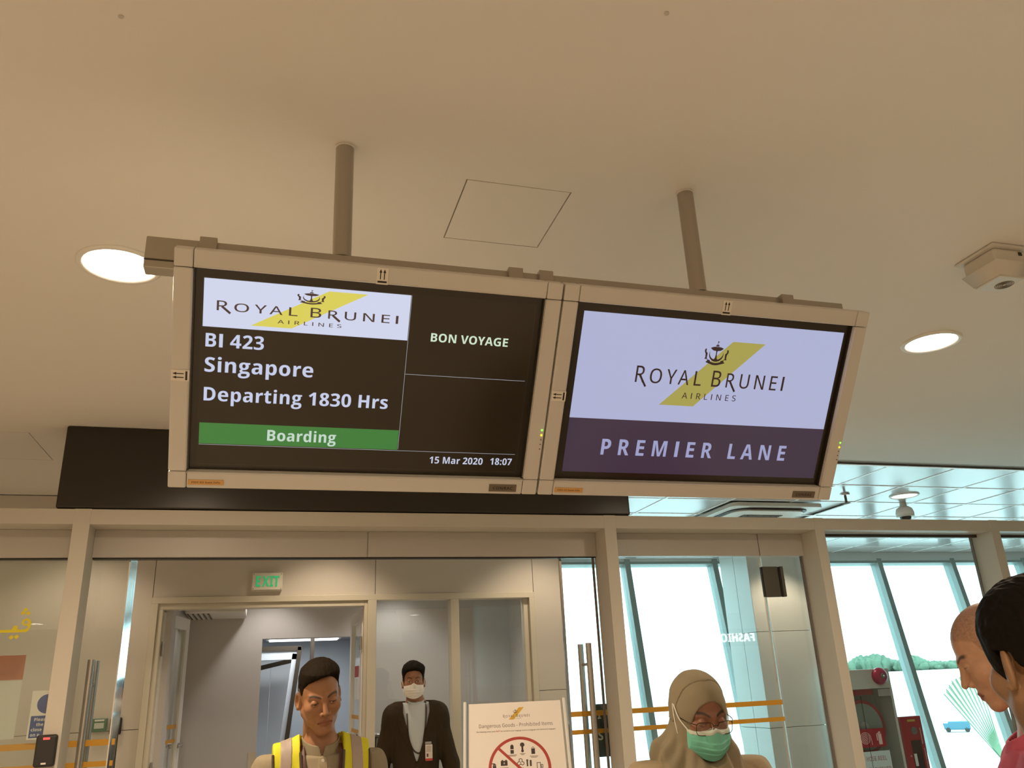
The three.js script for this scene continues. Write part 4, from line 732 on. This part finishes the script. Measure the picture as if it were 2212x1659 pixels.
function person(o) {
  const t = thing('person', o.label, 'person', [o.at[0], 0, o.at[1]]); t.rotation.y = o.turn || 0; const q0 = o.scale || 1, sl = o.slim || 0.93; t.scale.set(q0 * sl, q0, q0 * sl);
  const F = bodyFields(o.pose || {}), s = o.scale || 1;
  // head matrix in the person's frame
  const hm = new THREE.Matrix4().makeRotationFromEuler(new THREE.Euler(o.head.pitch || 0, o.head.yaw || 0, o.head.roll || 0, 'YXZ')); { const hs = o.head.size || 0.88; hm.scale(new THREE.Vector3(hs / sl, hs * (o.head.tall || 1), hs / sl)); hm.setPosition(...o.head.at); }
  const hf = headField(o.head), hg = surfaceNet(hf, [-0.102, -0.165, -0.118], [0.102, 0.135, 0.122], o.head.cell || 0.0025, headColor(o.skin, o.head)); hg.applyMatrix4(hm);
  const bf = (x, y, z) => { let d = smin(F.torso(x, y, z), F.neck(x, y, z), 0.04); d = smin(d, F.arm(x, y, z), 0.03); d = smin(d, F.leg(x, y, z), 0.03); return smin(d, F.foot(x, y, z), 0.02) + 0.004; };
  const bg = paint(surfaceNet(bf, [-0.36, -0.01, -0.2], [0.36, 1.56, 0.24], 0.014), o.skin), hands = [1, -1].map((q) => paint(handGeo(F.J, q), o.skin));
  part(t, 'body', mergeGeometries([bg, hg, ...hands]), mSkin);
  const onHead = (name, field, lo, hi, cell, mat, parent = t) => { const g = surfaceNet(field, lo, hi, cell); g.applyMatrix4(hm); return part(parent, name, g, mat); };
  const wear = (name, field, lo, hi, cell, mat, parent = t) => part(parent, name, surfaceNet(field, lo, hi, cell), mat);
  if (o.hair) onHead('hair', hairField({ ...o.head, ...o.hair }), [-0.12, -0.10, -0.15], [0.12, 0.19, 0.14], o.hair.cell || 0.003, o.hair.mat);
  if (o.legs !== false) {
    wear('trousers', (x, y, z) => smax(smin(F.leg(x, y, z), ell(x, y - 0.93, z, 0.16, 0.13, 0.112), 0.06) - 0.014, Math.max(y - 1.02, 0.07 - y), 0.01), [-0.26, 0.03, -0.2], [0.26, 1.06, 0.2], 0.014, o.trousers || cloth(0.03, 0.028, 0.026));
    for (const q of [1, -1]) wear('shoe', (x, y, z) => (x * q < 0 ? 0.1 : smax(F.foot(x, y, z) - 0.008, -y + 0.001, 0.004)), q > 0 ? [0.03, -0.006, -0.11] : [-0.19, -0.006, -0.11], q > 0 ? [0.19, 0.11, 0.22] : [-0.03, 0.11, 0.22], 0.009, mBlack);
  }
  return { t, F, hm, onHead, wear, hf };
}
function wrinkle(x, y, z, a = 0.004) { return a * noise(x * 22, y * 9, z * 22) + a * 0.5 * noise(x * 50 + y * 30, y * 26, z * 40); }
// ribbon lying on a surface: points [x,y] in the person's frame, z found by marching from the front
function frontZ(f, x, y, z0 = 0.3) { let z = z0; for (let i = 0; i < 80; i++) { const d = f(x, y, z); if (d < 0.0006) break; z -= d * 0.8; if (z < -0.2) return 0; } return z; }
function ribbon(f, pts, width, lift = 0.003, thickness = 0.0015) {
  const c = new THREE.CatmullRomCurve3(pts.map(([x, y, z]) => new THREE.Vector3(x, y, z ?? frontZ(f, x, y) + lift))), n = 40, v = [], ix = [];
  for (let i = 0; i <= n; i++) { const p = c.getPoint(i / n), tg = c.getTangent(i / n); const e = 0.004, nx = f(p.x + e, p.y, p.z) - f(p.x - e, p.y, p.z), ny = f(p.x, p.y + e, p.z) - f(p.x, p.y - e, p.z), nz = f(p.x, p.y, p.z + e) - f(p.x, p.y, p.z - e), N = new THREE.Vector3(nx, ny, nz).normalize(), S = new THREE.Vector3().crossVectors(tg, N).normalize();
    for (const [a, b] of [[-1, 0], [1, 0], [1, 1], [-1, 1]]) { const q = p.clone().addScaledVector(S, a * width / 2).addScaledVector(N, b * thickness); v.push(q.x, q.y, q.z); }
    if (i) { const o = i * 4, r = o - 4; for (let k = 0; k < 4; k++) { const l = (k + 1) % 4; ix.push(r + k, r + l, o + l, r + k, o + l, o + k); } } }
  const g = new THREE.BufferGeometry(); g.setAttribute('position', new THREE.Float32BufferAttribute(v, 3)); g.setIndex(ix); const u = g.toNonIndexed(); u.computeVertexNormals(); return u;
}
function tube(pts, r, seg = 24) { return new THREE.TubeGeometry(new THREE.CatmullRomCurve3(pts.map((p) => new THREE.Vector3(...p))), seg, r, 8); }
const DARKHAIR = P(lin(0.011, 0.0072, 0.0034), 0.75, { specularIntensity: 0.15 }), BLACKHAIR = P(lin(0.010, 0.008, 0.006), 0.7, { specularIntensity: 0.15 });
const HC = [0.022, 0.014, 0.008];

// the uniformed man in the high visibility vest
{
  const q = person({ label: 'young man in a yellow reflective vest over a khaki uniform looking down', at: [0.195, -2.92], turn: 0.02, scale: 1.0, slim: 0.86, skin: [0.31, 0.145, 0.068], pose: { sh: 0.178, shY: 1.42 },
    head: { at: [-0.014, 1.640, 0.025], yaw: 0.13, pitch: 0.25, roll: 0.13, size: 0.90, tall: 0.93, hairColor: HC, lid: 0.0002, gaze: [0.2, -0.7], w: 0.95, cell: 0.0022, browDrop: 0.001, stubble: (x, y, z, ax) => (ax > 0.05 && z < 0.03 && z > -0.1 && y > 0.0 ? clamp((y - 0.0) / 0.03) * 0.8 : z < -0.04 && y > -0.06 ? 0.6 : 0) },
    hair: { mat: DARKHAIR, slant: 0.22, thick: (x, y, z) => { const up = clamp((y - 0.055) / 0.05); return 0.0015 + 0.014 * up + 0.010 * up * clamp((z - 0.0) / 0.06) + 0.005 * clamp(x / 0.05) * up - 0.004 * clamp(-x / 0.04) * up; }, line: [[-0.12, -0.045], [-0.055, -0.03], [-0.040, 0.0], [-0.026, 0.036], [0.004, 0.040], [0.010, 0.010], [0.024, 0.010], [0.034, 0.050], [0.052, 0.080], [0.074, 0.094], [0.13, 0.094]] } });
  const khaki = cloth(0.26, 0.22, 0.15), F = q.F;
  const shirtF = (x, y, z) => smax(smin(F.torso(x, y, z), smax(F.arm(x, y, z), 0.93 - y, 0.01), 0.03) - 0.012 + wrinkle(x, y, z, 0.003), Math.max(y - 1.475 + Math.max(0, z) * 0.15, 0.9 - y), 0.008);
  q.wear('shirt', shirtF, [-0.34, 0.86, -0.19], [0.34, 1.52, 0.2], 0.008, khaki);
  q.wear('collar', (x, y, z) => { const r = Math.hypot(x, z + 0.018), top = 1.520 - Math.max(0, z + 0.01) * 0.42; return Math.max(Math.abs(r - 0.0675 - (1.52 - y) * 0.16) - 0.0032, y - top, 1.44 - y, (z > 0 && Math.abs(x) < 0.004 + (y - 1.47) * 0.25 ? 0.002 : -1)); }, [-0.10, 1.43, -0.12], [0.10, 1.53, 0.09], 0.0034, khaki);
  q.wear('placket', (x, y, z) => Math.max(shirtF(x, y, z) - 0.003, Math.abs(x - 0.002) - 0.017, -z, y - 1.462), [-0.04, 1.1, 0.0], [0.04, 1.48, 0.2], 0.004, khaki);
  for (const y of [1.452, 1.39, 1.31]) part(q.t, 'button', CY(0.0055, 0.0055, 0.003, 12), mWhitePl, [0.002, y, frontZ(shirtF, 0, y) + 0.005], [Math.PI / 2, 0, 0]);
  const vestBase = (x, y, z) => F.torso(x, y, z) - 0.024 + wrinkle(x + 3, y, z, 0.0025);
  const half = (y) => 0.078 - clamp((1.47 - y) / 0.35) * 0.030;
  const clipV = (x, y, z) => { const ax = Math.abs(x); return Math.max(ax - 0.170 - (y > 1.40 ? (y - 1.40) * 0.05 : 0) - clamp(1.30 - y) * 0.4, z > -0.03 ? half(y) - ax : 0.075 - Math.hypot(x, z + 0.02) - clamp(1.45 - y) * 3, 0.98 - y); };
  const vestF = (x, y, z) => smax(vestBase(x, y, z), clipV(x, y, z), 0.004);
  q.wear('vest', vestF, [-0.30, 0.95, -0.2], [0.30, 1.55, 0.2], 0.0065, cloth(0.62, 0.60, 0.03, 0.7));
  for (const s of [-1, 1]) {
    q.wear('reflective_strip', (x, y, z) => Math.max(vestBase(x, y, z) - 0.0025, Math.abs(x * s - 0.128 - (1.45 - y) * 0.02) - 0.021, 1.0 - y, -0.4 - z), s > 0 ? [0.08, 0.98, -0.19] : [-0.19, 0.98, -0.19], s > 0 ? [0.19, 1.55, 0.2] : [-0.08, 1.55, 0.2], 0.0055, M(lin(0.36, 0.30, 0.27), 0.4));
    const edge = []; for (let i = 0; i <= 9; i++) { const y = 1.478 - i * 0.05, x = s * (half(y)); edge.push([x, y, frontZ(vestBase, x, y) + 0.001]); }
    part(q.t, 'vest_piping', tube(edge, 0.0048, 40), mBronze);
    const hole = []; for (let i = 0; i <= 12; i++) { const a = i / 12, y = 1.475 - 0.26 * a - (a > 0.5 ? 0 : 0), x = s * (0.170 + (y > 1.40 ? (y - 1.40) * 0.05 : 0) + clamp(1.30 - y) * 0.4); hole.push([x, y, frontZ(vestBase, x, y)]); }
    part(q.t, 'vest_piping', tube(hole, 0.0048, 40), mBronze);
    part(q.t, 'lanyard', ribbon((x, y, z) => Math.min(shirtF(x, y, z), vestBase(x, y, z) + 0.012), [[s * 0.070, 1.500, 0.000], [s * 0.073, 1.470], [s * 0.060, 1.40], [s * 0.040, 1.32], [s * 0.012, 1.20]], 0.021, 0.006), M(lin(0.085, 0.030, 0.026), 0.6));
  }
}
// the man in the suit
{
  const q = person({ label: 'man in a dark brown suit, white face mask and lanyard by the side window', at: [0.998, -5.80], turn: -0.12, scale: 1.05, slim: 0.84, skin: [0.30, 0.145, 0.075], pose: { sh: 0.168, shY: 1.405, el: [0.262, 1.12, -0.02], wr: [0.30, 0.875, 0.04] }, trousers: cloth(0.035, 0.026, 0.014),
    head: { at: [-0.018, 1.612, 0.02], yaw: -0.03, pitch: 0.02, roll: 0.02, hairColor: HC, cell: 0.003, gaze: [0, -0.1], lid: 0.003 },
    hair: { cell: 0.004, mat: BLACKHAIR, thick: (x, y, z) => { const up = clamp((y - 0.045) / 0.05); return 0.006 + 0.018 * up + 0.005 * up * noise(x * 40, y * 40, z * 30); } } });
  const F = q.F, suit = cloth(0.034, 0.023, 0.011, 0.85);
  const shirtF = (x, y, z) => smax(F.torso(x, y, z) - 0.010 + wrinkle(x, y, z, 0.002), Math.max(y - 1.492 + Math.max(0, z) * 0.2, 0.95 - y), 0.006);
  q.wear('shirt', shirtF, [-0.2, 0.93, -0.1], [0.2, 1.5, 0.2], 0.008, cloth(0.50, 0.56, 0.60));
  q.wear('collar', (x, y, z) => { const r = Math.hypot(x, z + 0.018), top = 1.507 - Math.max(0, z) * 0.3; return Math.max(Math.abs(r - 0.066 - (1.51 - y) * 0.12) - 0.0035, y - top, 1.44 - y); }, [-0.1, 1.43, -0.12], [0.1, 1.52, 0.09], 0.0045, cloth(0.50, 0.56, 0.60));
  const jb = (x, y, z) => smin(F.torso(x, y, z) - 0.026, smax(F.arm(x, y, z) - 0.020, 0.90 - y, 0.01), 0.03) + wrinkle(x, y, z, 0.004);
  const vee = (y) => 0.105 * clamp((y - 1.135) / 0.30) ** 0.85 - 0.006;
  const cut = (x, y, z) => Math.max(Math.abs(x) - vee(y), -z + 0.0);
  const jackF = (x, y, z) => smax(smax(jb(x, y, z), -cut(x, y, z), 0.003), Math.max(y - 1.50, 0.76 - y, 0.070 - Math.hypot(x, z + 0.015) - clamp(1.44 - y) * 4), 0.006);
  q.wear('jacket', jackF, [-0.42, 0.74, -0.2], [0.42, 1.54, 0.2], 0.0085, suit);
  for (const s of [-1, 1]) q.wear('lapel', (x, y, z) => { const u = x * s; return Math.max(jb(x, y, z) - 0.0045, vee(y) - u, u - vee(y) - 0.062 * clamp((y - 1.135) / 0.2) * (y > 1.385 ? 1 - (y - 1.385) * 9 : 1), 1.14 - y, y - 1.49, -z); }, s > 0 ? [-0.01, 1.12, 0] : [-0.2, 1.12, 0], s > 0 ? [0.2, 1.5, 0.2] : [0.01, 1.5, 0.2], 0.0055, suit);
  part(q.t, 'button', CY(0.009, 0.009, 0.004, 14), mBlack, [0.004, 1.115, frontZ(jb, 0, 1.115) + 0.002], [Math.PI / 2, 0, 0]);
  const mL = M(lin(0.05, 0.03, 0.022), 0.6);
  part(q.t, 'lanyard', ribbon(shirtF, [[0.070, 1.495, 0.02], [0.074, 1.46], [0.066, 1.36], [0.050, 1.27]], 0.012, 0.004), mL);
  part(q.t, 'lanyard', ribbon(shirtF, [[-0.070, 1.48, 0.02], [-0.068, 1.40], [-0.055, 1.28], [-0.02, 1.215], [0.02, 1.20], [0.045, 1.235], [0.05, 1.27]], 0.010, 0.004), mL);
  const id = canvas(64, 100), g = id.getContext('2d'); g.fillStyle = '#d9cfc6'; g.fillRect(0, 0, 64, 100); g.fillStyle = '#c0453f'; g.fillRect(0, 86, 64, 14); g.fillStyle = '#8a7f7a'; for (let i = 0; i < 4; i++) g.fillRect(10, 12 + i * 9, 44, 3); g.fillStyle = '#4a3c38'; g.fillRect(12, 56, 14, 20);
  const bz = frontZ(jb, 0.085, 1.21);
  const b = part(q.t, 'id_badge', RB(0.056, 0.092, 0.003, 0.002, 1), M(0xffffff, 0.4, 0, { map: ctex(id) }), [0.088, 1.20, bz + 0.006], [-0.05, 0.3, 0]); part(b, 'clip', RB(0.05, 0.014, 0.006, 0.003), mSteel, [-0.004, 0.055, 0]);
  maskOn(q, M(lin(0.74, 0.72, 0.68), 0.8), [0.002, 0.0], 0.004);
}
// the veiled woman with glasses and a green mask
{
  const q = person({ label: 'woman in a khaki headscarf with glasses and a green surgical mask looking down', at: [1.310, -2.495], turn: -0.16, scale: 0.965, skin: [0.24, 0.105, 0.058], pose: { sh: 0.165, shY: 1.39, bulk: 1.02 }, trousers: cloth(0.34, 0.28, 0.19),
    head: { at: [0.002, 1.592, 0.055], yaw: 0.14, pitch: 0.30, roll: 0.02, size: 0.97, hairColor: HC, cell: 0.0025, lid: -0.001, gaze: [0.1, -0.9], w: 0.96, browDrop: -0.001 } });
  const F = q.F, scarf = cloth(0.26, 0.22, 0.145), tunic = cloth(0.34, 0.27, 0.175);
  const tun = (x, y, z) => smax(smin(F.torso(x, y, z) - 0.030, F.arm(x, y, z) - 0.026, 0.05) + wrinkle(x, y, z, 0.005), Math.max(y - 1.46, 0.55 - y), 0.01);
  q.wear('tunic', (x, y, z) => smin(tun(x, y, z), smax(cap(x, y, z, [0, 0.95, 0], [0, 0.5, 0], 0.18, 0.21), Math.max(0.5 - y, y - 1.0), 0.01), 0.05), [-0.36, 0.48, -0.26], [0.36, 1.50, 0.26], 0.010, tunic);
  // scarf: hood over the head with an oval face opening
  const inv = q.hm.clone().invert(), e = inv.elements, toH = (x, y, z) => [e[0] * x + e[4] * y + e[8] * z + e[12], e[1] * x + e[5] * y + e[9] * z + e[13], e[2] * x + e[6] * y + e[10] * z + e[14]];
  const hood = (x, y, z) => {
    const [hx, hy, hz] = toH(x, y, z);
    let d = ell(hx, hy - 0.031, hz + 0.018, 0.0855, 0.102, 0.108);
    d = smin(d, ell(hx, hy + 0.035, hz + 0.008, 0.081, 0.100, 0.086), 0.04);
    const a = Math.atan2(x, z - 0.0), fold = 0.016 * Math.sin(a * 9 + y * 14) + 0.008 * Math.sin(a * 19 - y * 21 + 1);
    let dr = cap(x, y, z, [0.0, 1.52, 0.01], [0, 1.38, 0.005], 0.080, 0.135) ;
    dr = smin(dr, F.torso(x, y, z) - 0.046, 0.06);
    dr = smax(dr, Math.max(1.20 - y - 0.3 * Math.abs(x), Math.abs(x + 0.012) - 0.128 - 0.30 * clamp(1.46 - y)), 0.012) + fold * clamp((1.56 - y) / 0.08) * clamp(1.15 - Math.max(0, z) * 7, 0.15, 1);
    d = smin(d, smax(dr, y - 1.57, 0.03), 0.045);
    // face opening
    const fo = ell(hx, hy + 0.026, hz - 0.112, 0.068, 0.098, 0.105);
    return smax(d, -fo, 0.006) + 0.0012 * noise(x * 30, y * 40, z * 30);
  };
  q.wear('headscarf', hood, [-0.24, 1.15, -0.22], [0.24, 1.80, 0.24], 0.0055, scarf);
  // outer layer of the scarf whose edge arches over the crown
  q.wear('scarf_layer', (x, y, z) => { const [hx, hy, hz] = toH(x, y, z); return Math.max(hood(x, y, z) - 0.0035, hz - 0.034 - (hy - 0.1) * 0.15 + Math.abs(hx) * 0.25, -0.02 - hy); }, [-0.2, 1.5, -0.22], [0.2, 1.80, 0.24], 0.0055, scarf);
  // under cap seen inside the opening
  q.onHead('under_cap', (x, y, z) => Math.max(ell(x, y - 0.040, z + 0.012, 0.0775, 0.0885, 0.0965), 0.062 + 0.4 * Math.max(0, 0.03 - Math.abs(x)) - y, -0.02 - z) , [-0.1, 0.0, -0.03], [0.1, 0.14, 0.11], 0.004, M(lin(0.028, 0.022, 0.02), 0.8));
  maskOn(q, M(lin(0.17, 0.54, 0.41), 0.8), [0.0, 0.0], 0.0042, M(lin(0.55, 0.60, 0.52), 0.8), true);
  // glasses
  const gl = new THREE.Group(); gl.name = 'glasses'; gl.applyMatrix4(q.hm); q.t.add(gl);
  const mg = M(lin(0.05, 0.025, 0.018), 0.25, 0.7);
  for (const s of [-1, 1]) {
    const pts = []; for (let i = 0; i < 28; i++) { const a = i / 28 * Math.PI * 2, cx = Math.cos(a), cy = Math.sin(a), k = 4; const r = 1 / Math.pow(Math.pow(Math.abs(cx), k) + Math.pow(Math.abs(cy), k), 1 / k); pts.push(new THREE.Vector3(s * 0.0355 + cx * r * 0.0275, -0.006 + cy * r * 0.0215 * (cy > 0 ? 0.86 : 1), 0.106 - Math.abs(s * 0.0355 + cx * r * 0.0275) * 0.16)); }
    part(gl, 'rim', new THREE.TubeGeometry(new THREE.CatmullRomCurve3(pts, true), 56, 0.0011, 6, true), mg);
    const lens = new THREE.Shape(pts.map((p) => new THREE.Vector2(p.x, p.y))); const lg = new THREE.ShapeGeometry(lens); const pa = lg.attributes.position; for (let i = 0; i < pa.count; i++) pa.setZ(i, 0.106 - Math.abs(pa.getX(i)) * 0.16); lg.computeVertexNormals();
    part(gl, 'lens', lg, mGlass);
    part(gl, 'temple', tube([[s * 0.063, 0.006, 0.096], [s * 0.078, 0.006, 0.07], [s * 0.084, 0.004, 0.02], [s * 0.084, -0.004, -0.02]], 0.0014), mg);
    part(gl, 'nose_pad', tube([[s * 0.0085, -0.002, 0.104], [s * 0.009, -0.010, 0.102]], 0.0018, 8), mWhitePl);
  }
  part(gl, 'bridge', tube([[-0.009, 0.002, 0.104], [0, 0.0045, 0.108], [0.009, 0.002, 0.104]], 0.0012, 12), mg);
  // sewn brown flowers on the tunic
  const petals = (cx, cy, s) => { const gs = []; for (let i = 0; i < 9; i++) { const a = i * 0.7, r = i < 6 ? 0.016 : 0.034, x = cx + Math.cos(a) * r * s, y = cy + Math.sin(a) * r * s - (i < 6 ? 0 : 0.02); const p = new THREE.SphereGeometry(0.009 * s, 8, 6); p.scale(0.6, 1.2, 0.22); p.rotateZ(a - 1.57); p.translate(x, y, frontZ(tun, x, y) + 0.001); gs.push(p); } return mergeGeometries(gs); };
  const mEmb = cloth(0.20, 0.12, 0.065); part(q.t, 'embroidery', petals(0.185, 1.36, 1), mEmb); part(q.t, 'embroidery', petals(0.235, 1.29, 0.9), mEmb); part(q.t, 'embroidery', petals(-0.215, 1.30, 1), mEmb);
}
// the man in the pink polo shirt, head bowed
{
  const q = person({ label: 'man with shaven head and pink polo shirt looking down in profile', at: [1.653, -1.56], turn: -2.25, scale: 1.0, skin: [0.58, 0.33, 0.21], pose: { bulk: 1.08 }, trousers: cloth(0.05, 0.05, 0.06),
    head: { at: [0.0, 1.668, 0.05], yaw: 0.0, pitch: 0.45, hairColor: [0.07, 0.045, 0.03], lip: [0.30, 0.10, 0.085], lid: 0.0015, gaze: [0, -0.9], w: 1.03, fat: 0.004, cell: 0.0023, nose: 1.05, stubble: (x, y, z, ax) => { const l = lineY([[-0.12, -0.04], [-0.03, -0.03], [-0.02, 0.03], [0.005, 0.03], [0.01, 0.0], [0.025, 0.0], [0.035, 0.045], [0.055, 0.062], [0.08, 0.070], [0.12, 0.070]], z); return clamp((y - l) / 0.01) * 0.42; } } });
  const F = q.F, pink = cloth(0.62, 0.13, 0.20);
  const sf = (x, y, z) => smax(smin(F.torso(x, y, z), smax(F.arm(x, y, z), 1.13 - y, 0.01), 0.03) - 0.014 + wrinkle(x, y, z, 0.004), Math.max(y - 1.47, 0.86 - y), 0.008);
  q.wear('polo_shirt', sf, [-0.34, 0.84, -0.2], [0.34, 1.5, 0.2], 0.009, pink);
  q.wear('collar', (x, y, z) => { const r = Math.hypot(x, z + 0.018), top = 1.530 - Math.max(0, z + 0.02) * 0.55; return Math.max(Math.abs(r - 0.068 - (1.53 - y) * 0.32) - 0.004, y - top, 1.455 - y); }, [-0.13, 1.44, -0.14], [0.13, 1.54, 0.12], 0.0045, pink);
}
// the dark haired man seen from behind
{
  const q = person({ label: 'man with thick black hair in a dark shirt, turned away beside the shaven man', at: [1.166, -1.034], turn: -3.42, scale: 1.0, skin: [0.33, 0.185, 0.10], pose: { bulk: 1.0 },
    head: { at: [0.0, 1.642, 0.03], size: 0.92, yaw: 0.05, pitch: 0.12, roll: 0.0, hairColor: [0.012, 0.010, 0.008], w: 1.02, cell: 0.0028 },
    hair: { mat: BLACKHAIR, cell: 0.0026, strand: 0.0030, thick: (x, y, z) => 0.012 + 0.012 * clamp((y - 0.03) / 0.08), line: [[-0.12, -0.062], [-0.062, -0.055], [-0.046, -0.03], [-0.034, 0.018], [0.002, 0.026], [0.005, -0.066], [0.032, -0.060], [0.046, 0.004], [0.056, 0.055], [0.078, 0.070], [0.13, 0.070]] } });
  const F = q.F, dk = cloth(0.045, 0.034, 0.022);
  q.wear('shirt', (x, y, z) => smax(smin(F.torso(x, y, z), smax(F.arm(x, y, z), 0.93 - y, 0.01), 0.03) - 0.014 + wrinkle(x, y, z, 0.004), Math.max(y - 1.47, 0.86 - y), 0.008), [-0.34, 0.84, -0.2], [0.34, 1.5, 0.2], 0.009, dk);
  q.wear('collar', (x, y, z) => { const r = Math.hypot(x, z + 0.018); return Math.max(Math.abs(r - 0.068 - (1.50 - y) * 0.2) - 0.004, y - 1.495, 1.45 - y); }, [-0.1, 1.44, -0.13], [0.1, 1.51, 0.1], 0.0045, dk);
}
// pleated surgical mask with ear loops
function maskOn(q, mat, shift, lift, edgeMat, overScarf) {
  const base = (x, y, z) => { let d = ell(x, y + 0.052, z - 0.044, 0.074, 0.075, 0.061); d = smin(d, cap(x, y, z, [0, -0.018, 0.096], [0, -0.060, 0.097], 0.015, 0.024), 0.022); d = smin(d, sph(x, y + 0.098, z - 0.066, 0.022), 0.03); return d; };
  const pleat = (y) => { let s = 0; for (const c of [-0.046, -0.064, -0.082]) s += 0.0032 * clamp((c - y) / 0.002) * clamp((y - c + 0.016) / 0.014); return s; };
  const f = (x, y, z) => { const ax = Math.abs(x), top = -0.016 - 0.0 + 0.010 * Math.exp(-ax * ax / 0.0002) - ax * 0.10, bot = -0.112 + ax * ax * 6; return Math.max(base(x, y, z) - lift - pleat(y) * (1 - ax / 0.08), y - top, bot - y, ax - 0.0715, -z + 0.018 + (0.0)); };
  const m = q.onHead('face_mask', f, [-0.08, -0.13, 0.0], [0.08, 0.01, 0.14], 0.0026, mat);
  if (edgeMat) q.onHead('mask_band', (x, y, z) => { const ax = Math.abs(x), top = -0.016 + 0.010 * Math.exp(-ax * ax / 0.0002) - ax * 0.10; return Math.max(base(x, y, z) - lift - 0.0012, y - top - 0.0005, top - 0.009 - y, ax - 0.0718, -z + 0.018); }, [-0.08, -0.06, 0.0], [0.08, 0.01, 0.14], 0.0026, edgeMat, m);
  for (const s of [-1, 1]) {
    const pts = overScarf ? [[s * 0.070, -0.026, 0.056], [s * 0.088, 0.004, 0.024], [s * 0.092, 0.040, -0.012], [s * 0.090, -0.02, 0.004], [s * 0.080, -0.075, 0.030], [s * 0.064, -0.088, 0.050]] : [[s * 0.070, -0.026, 0.050], [s * 0.078, -0.006, 0.02], [s * 0.084, 0.018, -0.012], [s * 0.088, -0.004, -0.028], [s * 0.076, -0.05, 0.0], [s * 0.066, -0.090, 0.042]];
    const g = tube(pts, overScarf ? 0.0024 : 0.0016, 30); g.applyMatrix4(q.hm); part(m, 'ear_loop', g, mWhitePl);
  }
}
renderer.render(scene, camera);
